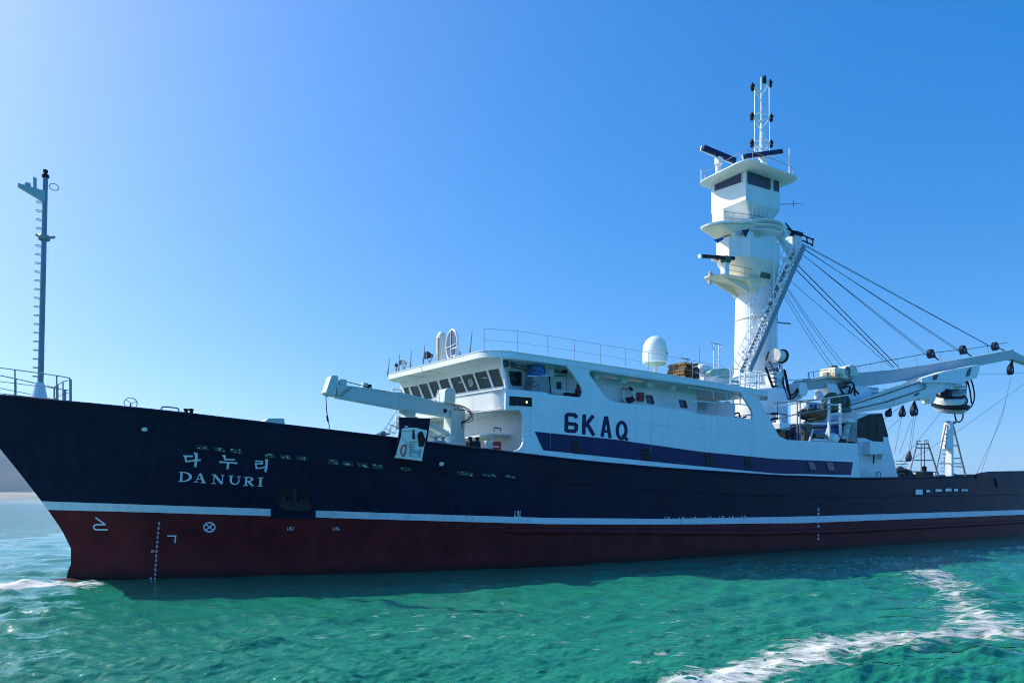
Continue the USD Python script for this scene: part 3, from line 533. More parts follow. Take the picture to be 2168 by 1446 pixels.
# mushroom of thin rims under the cabin
for r, z in ((2.15, 23.72), (2.1, 23.40), (2.0, 23.08)):
    part(tower, 'platform_rim', lathe([(1.3, z-.28), (r*.72, z-.22), (r, z-.02), (r, z+.03), (1.2, z+.05)], (42.9, 0, 0), 36), 'white_paint', 35)
# cabin: hopper below, box, windows, roof
hop = hull([(x, y, 24.86) for x in (40.1, 43.92) for y in (-1.59, 1.59)]+[(x, y, 23.75) for x in (41.5, 43.4) for y in (-.8, .8)])
cabin = part(tower, 'lookout_cabin', hull([(x, y, z) for x in (40.085, 43.93) for y in (-1.6, 1.6) for z in (24.84, 26.95)]), 'white_paint')
part(tower, 'cabin_underside', hop, 'white_paint')
part(tower, 'underside_rib', [beam((40.3+.5*k, -1.57, 24.80), (41.55+.27*k, -.84, 23.80), .05, .10) for k in range(8)], 'white_clean')
part(tower, 'front_trunk', hull([(40.1, y, z) for y in (.45, 1.55) for z in (23.3, 24.9)]+[(41.4, y, z) for y in (.45, 1.55) for z in (23.3, 24.9)]), 'white_paint')
def yzq(L, x, t=.02): return plate_yz(Polygon([(p[1], p[2]) for p in L]), x-t, x)
wl = [(40.085, 1.255, 26.389), (40.085, -1.265, 26.185), (40.085, -1.265, 26.899), (40.085, 1.255, 26.884)]
part(tower, 'cabin_window', yzq(wl, 40.08), 'glass_grey'); part(tower, 'window_frame', plate_yz(Polygon([(p[1], p[2]) for p in wl]).buffer(.05).difference(Polygon([(p[1], p[2]) for p in wl])), 40.03, 40.09), 'white_clean')
for L in ([(40.29, -1.6, 26.826), (42.757, -1.6, 26.877), (42.757, -1.6, 26.181), (40.29, -1.6, 26.079)], [(43.217, -1.6, 26.879), (43.709, -1.6, 26.906), (43.709, -1.6, 26.239), (43.217, -1.6, 26.215)]):
    g = rnd(xz(L), .06); part(tower, 'cabin_window', plate_xz(g, -1.615, -1.595), 'glass_grey'); part(tower, 'window_frame', plate_xz(g.buffer(.05).difference(g), -1.64, -1.59), 'frame_rubber')
cr = rnd([(38.7, -2.85), (44.7, -2.85), (44.7, 2.0), (38.9, 2.0)], .8)
crm = [plate_xy(cr, 26.95, 27.02), plate_xy(cr.buffer(-.5), 27.02, 27.12)]
part(tower, 'cabin_roof', crm, 'white_paint')
part(tower, 'roof_gutter', tube([(x, y, 26.98) for x, y in list(cr.exterior.coords)[:-1]], .06, 6, closed=True), 'white_clean')
rr_ = [(x, y, 27.75) for x, y in list(cr.buffer(-.25).exterior.coords)[:-1]][::3]
part(tower, 'roof_rail', [tube(rr_, .022, 5, closed=True)]+[tube([p, (p[0], p[1], 27.05)], .02, 5) for p in rr_[::2]], 'rail_grey')
# nose platform with long rounded lip
def nose(x0, xc, x1, w, z0, z1, drop=0.0):
    g = Polygon(arc((xc, 0), w, 100, 260, 14)[::1]+[(x1, -w), (x1, w)]); g = affinity.scale(g, (xc-x0)/w if False else 1, 1)
    return plate_xy(g, z0, z1)
np_ = rnd([(37.6, -.45), (38.1, -1.05), (41.5, -1.4), (42.6, -1.4), (42.6, 1.2), (41.5, 1.2), (38.1, .75), (37.6, .3)], .45)
part(tower, 'nose_platform', [sloped(subdiv(plate_xy(np_, 22.70, 22.80), .5), lambda s, y: .17*(s-37))], 'cream_paint')
part(tower, 'nose_coaming', [tube([(x, y, 22.83+.17*(x-37)) for x, y in list(np_.exterior.coords)[:-1]], .08, 6, closed=True)], 'white_clean')
part(tower, 'nose_underside', hull([(x, y, 22.68+.17*(x-37)) for x, y in list(np_.buffer(-.06).exterior.coords)[:-1]]+[(x, y, 22.42) for x in (40.3, 43.2) for y in (-.95, .8)]), 'cream_paint', 30)
tr = [(38.4, -1.05, 23.8), (40.2, -1.25, 23.95), (42.2, -1.4, 24.1)]
part(tower, 'nose_rail', [tube(tr, .025, 5)]+[tube([(p[0], p[1], p[2]), (p[0], p[1], 22.8+.17*(p[0]-37))], .02, 5) for p in tr+[(39.3, -1.15, 23.88), (41.3, -1.33, 24.02)]]+[tube([(p[0], p[1], p[2]-.42) for p in tr], .018, 5)], 'rail_grey')
# tub of the mast: wide band with an angular front, tapering back into the column
tp = [(39.5, -.6), (40.7, -1.5), (43.9, -1.6), (44.7, -.8), (44.7, .8), (43.9, 1.6), (40.7, 1.5), (39.5, .6)]
part(tower, 'mast_tub', hull([(x, y, z) for x, y in tp for z in (20.95, 22.35)]), 'white_paint')
part(tower, 'tub_underside', hull([(x, y, 20.95) for x, y in tp]+[(43.1+1.48*math.cos(a), 1.48*math.sin(a), 19.1) for a in np.linspace(0, 2*np.pi, 20)]), 'cream_paint', 25)
part(tower, 'tub_rim', tube([(x, y, 22.36) for x, y in tp], .05, 6, closed=True), 'white_clean')
part(tower, 'tub_light', [cbx(39.6, 40.3, -1.0, -.6, 22.4, 22.75, .05), cbx(40.6, 41.4, -1.3, -.9, 22.4, 22.8, .05), tube([(39.4, -.9, 22.7), (40.6, -1.2, 23.0)], .07, 6)], 'white_clean')
tri = Polygon(xz([(39.749, -1.5, 22.61), (40.592, -1.5, 22.844), (40.182, -1.5, 22.169)]))
part(tower, 'dark_pennant', plate_xz(tri, -1.52, -1.49), 'navy_letter', label='small dark triangular mark on the column')
part(tower, 'dark_pennant', plate_xz(Polygon(xz([(37.688, -0.8, 21.73), (38.572, -0.8, 22.1), (38.671, -0.8, 21.95), (38.03, -0.8, 21.559)])), -.82, -.78), 'boat_blue')
# lower bracket platform
lp = rnd([(38.0, -.4), (38.7, -.95), (42, -1.35), (43, -1.35), (43, 1.2), (38.7, .9), (38.0, .4)], .2)
part(tower, 'lower_platform', plate_xy(lp, 19.35, 19.45), 'cream_paint')
part(tower, 'platform_gusset', [hull([(38.6, y, 19.35), (41.9, y, 19.35), (41.9, y, 18.5), (38.6, y+.08, 19.35), (41.9, y+.08, 19.35), (41.9, y+.08, 18.5)]) for y in (-.7, .5)]+[hull([(41.0, -1.1, 19.35), (42.6, -1.3, 19.35), (42.3, -1.0, 18.3), (41, 1, 19.35), (42.6, 1.2, 19.35), (42.3, 1, 18.3)])], 'cream_paint')
ra = [(38.8, -.95, 20.2), (40.5, -1.15, 20.15), (42.4, -1.4, 20.05)]
part(tower, 'platform_rail', [tube(ra, .025, 5), tube([(p[0], p[1], p[2]-.4) for p in ra], .02, 5)]+[tube([p, (p[0], p[1], 19.4)], .02, 5) for p in ra], 'rail_grey')
part(tower, 'platform_gear', [cbx(41.9, 42.9, -1.6, -1.3, 19.6, 20.0, .06)], 'machine_green')
part(tower, 'signal_lamp', [lathe([(.0, -.2), (.16, -.16), (.18, .1), (.1, .2), (0, .22)], (37.9, -.3, 19.45), 10), lathe([(.0, -.2), (.16, -.16), (.18, .1), (0, .16)], (37.95, -.2, 18.95), 10)], 'galvanised', 40)
# access ladder on the front of the column and long white conduit
lad = [(41.45, -.75), (41.45, -.35)]
part(tower, 'front_ladder', tubes([[(41.35, -.95, 13.6), (41.42, -.95, 19.0)]]+[[(41.3, -1.3, z), (41.75, -.4, z)] for z in (14.9, 15.9, 16.9, 17.8)], .06, 6), 'white_clean')
part(tower, 'conduit', tubes([[(43.15, -1.75, 11.2), (42.9, -1.72, 16.5), (42.95, -1.86, 20.9), (42.95, -1.85, 22.7)]], .045, 6), 'white_clean')
part(tower, 'cable_run', tubes([[(42.3, -1.52, 12.9), (42.3, -1.5, 15), (42.25, -1.48, 16.8)], [(42.0, -1.35, 16.9), (43.6, -1.5, 16.5)]], .025, 5), 'rail_grey')
# inclined stairway with rails from the house top to the head
sA, sB = np.array([39.6, -2.35, 12.45]), np.array([45.75, -2.35, 22.35])
d = (sB-sA)/np.linalg.norm(sB-sA)
st = part(tower, 'inclined_ladder', [beam(sA, sB, .10, .36), beam(sA+[0, .75, 0], sB+[0, .75, 0], .10, .36)], 'ladder_blue', label='long inclined ladder rising to the tower head')
part(tower, 'ladder_tread', [bx(*(lambda c: (c[0]-.13, c[0]+.13, -2.3, -1.65, c[2]-.02, c[2]+.02))(sA+(sB-sA)*t)) for t in np.linspace(.02, .98, 34)], 'white_clean')
up = np.array([-d[2], 0, d[0]])
rl = []
for y in (0, .75):
    for h in (.5, 1.0): rl.append([sA+[0, y, 0]+up*h, sB+[0, y, 0]+up*h])
    for k, t in enumerate(np.linspace(.02, .98, 17)):
        p = sA+(sB-sA)*t+np.array([0, y, 0]); rl.append([p, p+up*1.0])
        if k < 16 and y == 0: q = sA+(sB-sA)*np.linspace(.02, .98, 17)[k+1]; rl.append([p, q+up*.5])
part(tower, 'ladder_rail', tubes(rl, .032, 5), 'white_clean')
rng2 = np.random.default_rng(5)
part(tower, 'ladder_fitting', [cbx(*(lambda c, e: (c[0]-e, c[0]+e, c[1]-e, c[1]+e, c[2]-e, c[2]+e))(sA+(sB-sA)*t+np.array([0, rng2.uniform(0, .7), 0])+up*rng2.uniform(.1, .8), rng2.uniform(.06, .14)), .02) for t in rng2.uniform(.05, .95, 34)], 'white_clean')
# head box with dark outrigger gear
part(tower, 'head_box', cbx(45.9, 46.75, -1.5, -.6, 21.7, 23.5, .05), 'white_paint')
part(tower, 'head_gear', tubes([[(45.2, -1.2, 23.9), (46.1, -1.4, 23.75), (48.1, -1.5, 23.5)], [(45.7, -1.2, 23.5), (48.2, -1.3, 23.2)], [(45.1, -1.2, 24.3), (45.9, -1.3, 23.7)], [(46.6, -1.3, 23.7), (46.8, -1.3, 23.3)], [(47.4, -1.4, 23.6), (47.5, -1.4, 23.1)], [(48.1, -1.5, 23.6), (48.1, -1.4, 23.0)], [(45.5, -1.5, 23.4), (46.1, -1.0, 24.0)]], .06, 5)+[cbx(45.9, 46.8, -1.6, -.9, 23.5, 23.78, .06)], 'wire_black')
part(tower, 'side_bracket', [hull([(44.5, -1.3, 24.2), (45.9, -1.2, 23.9), (45.1, -1.2, 23.2), (44.5, -.9, 24.2), (45.9, -.9, 23.9), (45.1, -.9, 23.2)]), hull([(44.3, -1.4, 23.1), (45.9, -1.4, 22.6), (45.6, -1.4, 21.9), (44.3, -1.0, 23.1), (45.9, -1.0, 22.6), (45.6, -1.0, 21.9)])], 'white_paint')
# lattice antenna mast on the cabin roof
L4 = []
for (x, y) in ((43.55, -.35), (44.15, -.35), (43.85, .35)):
    L4.append(([(x, y, 27.1), (43.85+(x-43.85)*.35, y*.3, 32.0)], .032))
L4.append(([(43.85, 0, 27.1), (43.85, 0, 35.5)], .075))
part(tower, 'antenna_mast', [tube(p, r, 6) for p, r in L4]+[tube([(43.68, -.2, z), (44.0, -.2, z)], .022, 5) for z in np.arange(27.6, 34.6, .5)], 'white_clean')
arms = [((43.85, 0, 34.9), (44.75, -.1, 35.35)), ((43.85, 0, 34.4), (42.8, .0, 34.55)), ((43.85, 0, 32.3), (44.85, -.1, 32.75)), ((43.85, 0, 32.1), (42.8, .05, 32.35)), ((43.85, 0, 30.3), (44.85, -.1, 30.75)), ((43.85, 0, 30.0), (42.8, .05, 30.3))]
part(tower, 'mast_arm', [beam(a, b, .12, .12) for a, b in arms]+[tube([(a[0], a[1], a[2]-.75), b], .05, 5) for a, b in arms]+[tube([(a[0], a[1], a[2]+.8), (b[0]*.8+a[0]*.2, b[1], b[2])], .04, 5) for a, b in arms[2:]]+[tube([(44.62, -.1, 35.2), (44.66, -.1, 29.9)], .03, 5), tube([(43.1, .03, 34.4), (43.15, .05, 29.7)], .05, 5)], 'white_clean')
for a, b in arms:
    f = part(tower, 'mast_light', lathe([(0, -.36), (.08, -.34), (.15, -.2), (.09, -.1), (.18, -.02), (.18, .10), (.07, .14), (.07, .26), (0, .28)], (b[0], b[1], b[2]-.05), 10), 'black_gear', 40)
part(tower, 'mast_light', lathe([(0, -.2), (.14, -.2), (.14, .3), (0, .36)], (44.05, -.1, 35.3), 8), 'black_gear', 40)
part(tower, 'whip_antenna', tubes([[(45.0-.5, -1.9, 27.1), (44.5, -1.9, 29.6)], [(44.2, -2.2, 27.1), (44.2, -2.2, 29.3)], [(44.6, 1.2, 27.1), (44.6, 1.2, 29)], [(39.2, 1.8, 27.1), (39.2, 1.8, 28.0)]], .028, 5), 'white_clean')
part(tower, 'yagi_antenna', tubes([[(43.9, -1.6, 25.3), (46.4, -1.7, 25.9)], [(45.4, -1.7, 25.4), (45.4, -1.7, 25.9)], [(46.1, -1.7, 25.6), (46.1, -1.7, 26.05)]], .03, 5), 'rail_grey')
# radars
def radar(name, label, c, p0, p1, base=None, w=.30, h=.34):
    t = thing('radar_scanner', label, 'radar', c)
    m = beam(p0, p1, w, h); part(t, 'scanner_bar', m, 'navy_letter')
    q = (np.asarray(p0)+np.asarray(p1))/2; e = (np.asarray(p1)-np.asarray(p0))
    part(t, 'bar_back', beam(np.asarray(p0)+[0, .16, .02]-e*.02, np.asarray(p1)+[0, .16, .02]+e*.02, .12, h*1.15), 'white_clean')
    part(t, 'gearbox', cbx(q[0]-.22, q[0]+.22, q[1]-.2, q[1]+.3, q[2]-.75, q[2]-.2, .06), 'white_clean'); part(t, 'pedestal', lathe([(.3, 0), (.22, .1), (.2, q[2]-.6-c[2]), (0, q[2]-.6-c[2])], c, 12), 'white_clean', 40)
radar('radar', 'dark radar scanner bar pointing left on the cabin roof, smaller of its pair', (39.6, .5, 27.1), (38.1, .6, 28.9), (40.6, -.2, 28.25))
radar('radar', 'long dark radar scanner bar tilted upward beside the antenna mast', (41.6, -1.4, 27.1), (40.1, -1.5, 27.95), (44.2, -1.5, 29.35), h=.3)
t = thing('radar_scanner', 'thin black radar bar sticking out forward of the tower tub', 'radar', (38.7, -.9, 19.45))
part(t, 'scanner_bar', beam((36.142, -0.9, 20.274), (39.658, -0.9, 20.727), .2, .22), 'black_gear'); part(t, 'end_cap', beam((36.071, -0.9, 20.265), (36.236, -0.9, 20.287), .24, .26), 'white_clean')
part(t, 'gearbox', cbx(38.6, 39.2, -1.1, -.5, 20.3, 20.75, .08), 'machine_green'); part(t, 'pedestal', cbx(38.6, 39.1, -1.0, -.55, 19.45, 20.3, .05), 'white_clean')
part(t, 'motor', lathe([(0, -.25), (.22, -.2), (.22, .2), (0, .25)], (38.25, -.4, 20.6), 12, 'x'), 'galvanised', 40)

# foremast
fm0, fm1 = np.array([-2.56, 0, 6.75]), np.array([-2.35, 0, 17.0])
fmast = part(ship, 'foremast', tube([fm0, fm0+(fm1-fm0)*.25, fm0+(fm1-fm0)*.6, fm1], [.12, .112, .104, .095], 16), 'ladder_blue', True, label='slender grey white foremast on the bow')
part(fmast, 'mast_foot', hull([(-2.56+.48*math.cos(a), .4*math.sin(a), 6.7) for a in np.linspace(0, 6.28, 14)]+[(-2.56+.17*math.cos(a), .17*math.sin(a), 8.35) for a in np.linspace(0, 6.28, 14)]), 'white_paint')
def fpt(z): return fm0+(fm1-fm0)*((z-6.75)/(17.0-6.75))
for z in np.arange(8.6, 15.9, .365):
    if abs(z-14.4) < .2: continue
    c = fpt(z); part(fmast, 'rung', tube([c+[-.10, -.10, 0], c+[-.27, -.14, .0], c+[-.30, -.02, .02], c+[-.27, .10, 0], c+[-.10, .10, 0]], .016, 5), 'rail_grey')
c = fpt(14.45); part(fmast, 'mast_collar', [lathe([(.2, -.1), (.23, -.05), (.23, .05), (.2, .1)], c, 14), tube([c+[-.3, -.1, .05], c+[-.15, -.1, 0]], .05, 6), tube([c+[.2, -.2, -.02], c+[.38, -.3, .02]], .06, 6)], 'steel_grey')
c = fpt(16.2); part(fmast, 'mast_bracket', hull([c+[-.95, y, .30] for y in (-.13, .13)]+[c+[-.95, y, .20] for y in (-.13, .13)]+[c+[0, y, .18] for y in (-.15, .15)]+[c+[0, y, -.28] for y in (-.1, .1)]), 'boom_grey')
part(fmast, 'bracket_light', [cbx(*(c[0]-.72, c[0]-.5, -.1, .1, c[2]+.27, c[2]+.42, .03)), hull([(c[0]-.42, y, c[2]+z) for y in (-.10, .10) for z in (.24, .7)]+[(c[0]-.29, y, c[2]+z) for y in (-.10, .10) for z in (.24, .66)])], 'boom_grey')
part(fmast, 'masthead_light', lathe([(0, 17.33), (.09, 17.31), (.09, 17.2), (.05, 17.15), (.14, 17.1), (.14, 17.0), (.08, 16.95)], (-2.35, 0, 0), 12), 'black_gear', 40)
part(fmast, 'ring', tube([c+[.32+.17*math.cos(a), -.12, .42+.14*math.sin(a)] for a in np.linspace(0, 2*np.pi, 16, endpoint=False)], .018, 5, closed=True), 'rail_grey')

# ================================================================ rails of the ship
def railing(name, pts, tops, mids, mat_='rail_grey', r=.022, label=None):
    """pts: foot points; tops: height of the top rail; mids: heights of the lower rails (0..1)."""
    pts = [np.asarray(p, float) for p in pts]; H = np.broadcast_to(tops, (len(pts),))
    up = [p+[0, 0, h] for p, h in zip(pts, H)]
    top = part(ship, name, [tube(up, r, 5)]+[tube([p+[0, 0, h*m] for p, h in zip(pts, H)], r*.75, 5) for m in mids], mat_, label=label)
    for p, q in zip(pts, up): part(top, 'post', tube([p, q], r*1.25, 6), mat_)
def rf(x, y): return (x, y, float(roof_z(x, y))-.02)
railing('roof_railing', [rf(15.72, -5.75), rf(17.3, -6.35)]+[rf(x, -6.4) for x in (19.1, 20.8, 22.55, 24.3, 26.05, 28.0, 30.2, 32.2)], 1.13, (.5, .05), r=.011)
for y in (-4.0, .1, 3.2, 5.4): pass
ps = [(-5.2, -.2), (-4.6, -.85), (-3.4, -1.35), (-2.0, -1.95), (-1.55, -2.05)]
fp_ = [(x, y, float(sheer(x))-.02) for x, y in ps]
railing('bow_railing', fp_, [1.1, 1.12, 1.12, 1.08, 1.05], (.52, .1))
railing('bow_railing', [(x, y, float(sheer(x))-.02) for x, y in [(-1.5, -1.9), (-1.75, -.9), (-1.9, .2), (-2.0, 1.2), (-1.6, 1.9)]], 1.02, (.5,), label='inner bow railing behind the foremast')
railing('bow_railing', [(x, -y, float(sheer(x))-.02) for x, y in ps], [1.1, 1.12, 1.12, 1.08, 1.05], (.52, .1), label='starboard bow railing')
dk = lambda x: 6.62
railing('house_top_railing', [rf(x, -5.9) for x in (33.4, 34.3, 35.2, 36.1)], 1.25, (.55, .3), 'white_clean', .03)
railing('house_top_railing', [rf(x, -4.2) for x in (35.2, 36.1)], 1.0, (.5,), 'white_clean', .045)

# ================================================================ gear standing on, or hanging from, the ship
def thick(y0, y1, L): return [(p[0], y, p[2]) for p in L for y in (y0, y1)]
def pz(y, w, L): return plate_xz(Polygon(xz(L)), y-w/2, y+w/2)
# ---- foredeck crane
cr_ = thing('deck_crane', 'grey folded deck crane on the foredeck with its boom pointing forward', 'crane', (15.8, -2.5, 5.2))
part(cr_, 'pedestal', [pz(-2.5, .8, [(15.451, -2.5, 8.108), (16.272, -2.5, 8.16), (16.215, -2.5, 6.679), (15.395, -2.5, 6.644)]), lathe([(.62, 4.9), (.62, 6.7), (.45, 6.75)], (15.8, -2.5, 0), 20)], 'crane_grey', 35)
part(cr_, 'base_block', cbx(13.2, 17.2, -3.3, -1.7, 5.0, 6.35, .08), 'crane_grey')
part(cr_, 'main_boom', pz(-2.5, .62, [(9.314, -2.5, 8.916), (10.918, -2.5, 8.851), (10.991, -2.5, 8.915), (11.412, -2.5, 8.738), (12.629, -2.5, 8.784), (14.923, -2.5, 8.443), (16.044, -2.5, 8.333), (16.287, -2.5, 8.161), (16.244, -2.5, 7.795), (15.591, -2.5, 7.719), (12.603, -2.5, 7.974), (9.384, -2.5, 8.322)]), 'crane_grey')
part(cr_, 'boom_flange', [beam((9.523, -2.18, 8.367), (12.748, -2.18, 8.015), .03, .05), beam((9.292, -2.82, 8.279), (12.458, -2.82, 7.933), .03, .05), beam((12.458, -2.82, 7.933), (15.419, -2.82, 7.681), .03, .05), beam((10.91, -2.82, 8.823), (15.867, -2.82, 8.276), .03, .05)], 'crane_grey')
part(cr_, 'extension_band', [beam((9.405, -2.83, 8.365), (9.969, -2.83, 8.849), .03, .03), beam((9.522, -2.83, 8.351), (10.087, -2.83, 8.847), .03, .03)], 'rail_grey')
part(cr_, 'boom_head', plate_xz(rnd(xz([(9.058, -2.5, 9.301), (9.361, -2.5, 9.316), (9.408, -2.5, 9.014), (9.291, -2.5, 8.778), (9.267, -2.5, 8.438), (9.081, -2.5, 8.345), (8.781, -2.5, 8.491), (8.919, -2.5, 8.906)]), .06), -2.85, -2.15), 'crane_grey')
part(cr_, 'head_sheave', lathe([(.0, -.1), (.28, -.1), (.22, 0), (.28, .1), (0, .1)], (9.221, -2.5, 8.615), 18, 'y'), 'white_clean', 35)
part(cr_, 'boom_box', cbx(*sorted(((9.478, -2.5, 9.202)[0], (9.856, -2.5, 9.234)[0])), -2.75, -2.25, (9.478, -2.5, 8.907)[2], (9.478, -2.5, 9.202)[2], .04), 'crane_grey')
part(cr_, 'boom_box', cbx(*sorted(((10.698, -2.5, 9.122)[0], (10.942, -2.5, 9.143)[0])), -2.7, -2.3, (10.795, -2.5, 8.829)[2], (10.795, -2.5, 9.13)[2], .03), 'crane_grey')
part(cr_, 'crane_winch', plate_xz(rnd(xz([(15.061, -2.5, 9.068), (15.228, -2.5, 9.204), (15.563, -2.5, 9.206), (15.676, -2.5, 9.041), (15.648, -2.5, 8.368), (15.006, -2.5, 8.424)]), .12), -2.95, -2.05), 'crane_grey')
part(cr_, 'winch_guard', tubes([[(14.769, -2.9, 8.439), (14.688, -2.9, 9.04), (14.906, -2.9, 9.155)], [(14.688, -2.9, 9.04), (14.497, -2.9, 8.444)]], .025, 5), 'white_clean')
part(cr_, 'lift_cylinder', [tube([(12.758, -2.5, 7.936), (13.465, -2.5, 7.596)], .16, 12), tube([(13.385, -2.5, 7.64), (14.457, -2.5, 7.19)], .11, 12), tube([(14.267, -2.5, 7.277), (15.62, -2.5, 6.753)], .19, 12)], 'crane_grey', True)
part(cr_, 'cylinder_lug', hull(thick(-2.7, -2.3, [(12.706, -2.5, 8.028), (13.518, -2.5, 7.912), (13.465, -2.5, 7.452), (13.123, -2.5, 7.672)])), 'crane_grey')
part(cr_, 'hoist_rope', tube([(8.896, -2.5, 8.365), (8.931, -2.5, 7.648), (8.989, -2.5, 7.314), (9.104, -2.5, 6.712)], .022, 5), 'wire_black')
part(cr_, 'hook_fitting', [tube([(8.954, -2.5, 7.424), (9, -2.5, 7.157)], .05, 6)], 'black_gear')
part(cr_, 'luffing_rope', tubes([[(9.805, -2.7, 9.09), (10.618, -2.7, 8.975), (11.205, -2.7, 8.838), (12.718, -2.7, 8.72), (14.846, -2.7, 8.441)]], .022, 5), 'wire_black')
part(cr_, 'rope_shackle', cbx(*sorted(((10.935, -2.7, 9.047)[0], (11.106, -2.7, 9.061)[0])), -2.8, -2.6, (11.033, -2.7, 8.824)[2], (11.033, -2.7, 9.055)[2], .03), 'black_gear')
hz = [[(15.515, -2.9, 8.392), (15.88, -3.1, 8.322), (16.247, -3.3, 8.13), (16.502, -3.3, 7.849), (16.503, -3.2, 7.562), (16.304, -3, 7.468), (16.048, -2.9, 7.438)], [(15.57, -2.9, 8.347), (15.965, -3.2, 8.22), (16.332, -3.3, 7.987), (16.417, -3.3, 7.696), (16.219, -3, 7.513), (16.02, -2.9, 7.461)],
      [(15.851, -2.9, 8.094), (16.162, -3.1, 8.094), (16.418, -3.2, 7.903), (16.304, -3.1, 7.609), (16.077, -2.9, 7.489)], [(15.402, -2.85, 7.972), (15.626, -2.9, 8.08), (15.852, -3, 8.232)], [(14.228, -2.9, 6.64), (14.606, -2.9, 6.608), (14.989, -2.9, 6.795)], [(16.048, -2.9, 7.438), (16.105, -2.9, 7.243), (16.02, -2.9, 7.189)]]
for h in hz: part(cr_, 'hydraulic_hose', tube(catmull(h, 6), .022, 6), 'wire_black', True)
part(cr_, 'crane_mark', plate_xz(rnd(xz([(15.017, -2.82, 8.122), (15.224, -2.82, 8.111), (15.224, -2.82, 7.939), (15.058, -2.82, 7.905)]), .02), -2.835, -2.815), 'navy_letter')
# ---- bits along the foredeck bulwark
def on_rail(x, y, dy=-.0): return None
t = thing('handwheel', 'thin spoked handwheel standing on the bow bulwark rail', 'handwheel', (0.486, -3.3, 7.192))
cx_, _, cz_ = (0.511, -3.3, 7.356)
ring = [(cx_+.24*math.cos(a), -3.3, cz_+.22*math.sin(a)) for a in np.linspace(0, 2*np.pi, 22, endpoint=False)]
part(t, 'wheel_rim', tube(ring, .018, 6, closed=True), 'rail_grey', True)
for a in (.3, 2.4, 4.5): part(t, 'spoke', tube([(cx_, -3.3, cz_), (cx_+.24*math.cos(a), -3.3, cz_+.22*math.sin(a))], .014, 5), 'rail_grey')
part(t, 'spindle', tube([(cx_, -3.3, cz_), (cx_+.05, -3.1, cz_-.6)], .03, 6), 'rail_grey')
t = thing('rail_hoop', 'bent grey pipe hoop on the bulwark right of the handwheel', 'pipe hoop', (1.902, -3.8, 7.042))
part(t, 'hoop_pipe', tube(catmull([(1.571, -3.9, 6.992), (1.571, -3.9, 7.165), (1.641, -3.9, 7.227), (2.101, -3.9, 7.209), (2.208, -3.9, 7.148), (2.208, -3.9, 6.954)], 5), .03, 6), 'rail_grey', True)
t = thing('mooring_bollard', 'small dark twin bollard on the bulwark beside the pipe hoop', 'bollard', (2.57, -4.1, 6.938))
for x in (394, 405): 
    c = {394: (2.462, -4.1, 6.893), 405: (2.661, -4.1, 6.905)}[x]; part(t, 'post', lathe([(0, -.2), (.07, -.2), (.07, .2), (.1, .22), (.1, .28), (0, .3)], c, 12), 'black_gear', 40)
part(t, 'base_plate', cbx((2.391, -4.1, 6.889)[0], (2.715, -4.1, 6.908)[0], -3.95, -3.7, (2.57, -4.1, 6.899)[2]-.3, (2.57, -4.1, 6.899)[2]-.02, .03), 'navy_letter')
t = thing('deck_locker', 'pale green sloped locker lid showing above the bow bulwark', 'locker', (5.91, -4.2, 6.576))
part(t, 'lid', hull(thick(-4.7, -3.6, [(5.501, -4.15, 6.804), (5.621, -4.15, 6.913), (6.29, -4.15, 6.95), (6.331, -4.15, 6.601), (5.461, -4.15, 6.557)])), 'crane_grey')
part(t, 'hinge_rail', tube([(5.373, -4.72, 6.729), (6.129, -4.72, 6.709)], .02, 5), 'rail_grey')
t = thing('mooring_roller', 'grey flat topped mooring roller left of the bulwark gate', 'roller', (10.761, -5, 6.215))
part(t, 'roller_head', cbx((10.528, -5, 6.487)[0], (11.019, -5, 6.51)[0], -5.2, -4.7, (10.761, -5, 6.433)[2], (10.761, -5, 6.498)[2], .02), 'steel_grey'); part(t, 'stem', lathe([(.14, -.7), (.12, .3)], (10.737, -5, 6.279), 12), 'steel_grey', 40)
t = thing('deck_ladder', 'thin grey ladder rail leaning at the starboard end of the foredeck', 'ladder', (14, 3, 5))
part(t, 'rail', tubes([[(13.876, 2.5, 7.15), (14.957, 2.5, 8.726)], [(14.166, 2.5, 7.055), (14.987, 2.5, 8.237)]], .02, 5), 'rail_grey'); part(t, 'rung', tubes([[(14.05, 2.5, 7.481), (14.75, 2.5, 7.19)], [(14.253, 2.5, 7.734), (14.898, 2.5, 7.496)]], .02, 5), 'rail_grey')
part(t, 'handwheel', tube([((14.574, 2.5, 7.426)[0]+.2*math.cos(a), 2.5, (14.574, 2.5, 7.426)[2]+.25*math.sin(a)) for a in np.linspace(0, 6.28, 14)], .018, 5), 'rail_grey')
for i, (px, lb, m) in enumerate((((15.454, -5.2, 6.306), 'small dark mooring bitts below the crane hoses on the foredeck rail', 'black_gear'), ((13.647, -5, 6.267), 'flat grey deck fitting between the gate and the crane base', 'steel_grey'))):
    t = thing('deck_fitting', lb, 'bollard', px)
    part(t, 'fitting_body', cbx(px[0]-.35, px[0]+.3, px[1]-.2, px[1]+.2, px[2]-.4, px[2], .03), m)
    for dx in (-.2, .2): part(t, 'fitting_post', lathe([(.09, -.1), (.09, .12), (.12, .14), (.12, .2), (0, .22)], (px[0]+dx, px[1], px[2]), 10), m, 40)
t = thing('deck_box', 'white box with a dark red panel beside the rounded side plate', 'deck box', (16.712, -4.8, 6.118))
part(t, 'box_body', cbx((16.172, -5, 6.347)[0], (16.673, -5, 6.367)[0], -5.2, -4.4, (16.449, -5, 5.835)[2], (16.449, -5, 6.358)[2], .03), 'cream_paint')
part(t, 'red_panel', cbx((16.569, -5.1, 6.357)[0], (17.004, -5.1, 6.375)[0], -5.3, -4.6, (16.807, -5.1, 5.937)[2], (16.807, -5.1, 6.343)[2], .02), 'red_gear')
part(t, 'strap', beam((16.42, -5.32, 6.089), (16.866, -5.32, 6.07), .02, .05), 'white_clean')
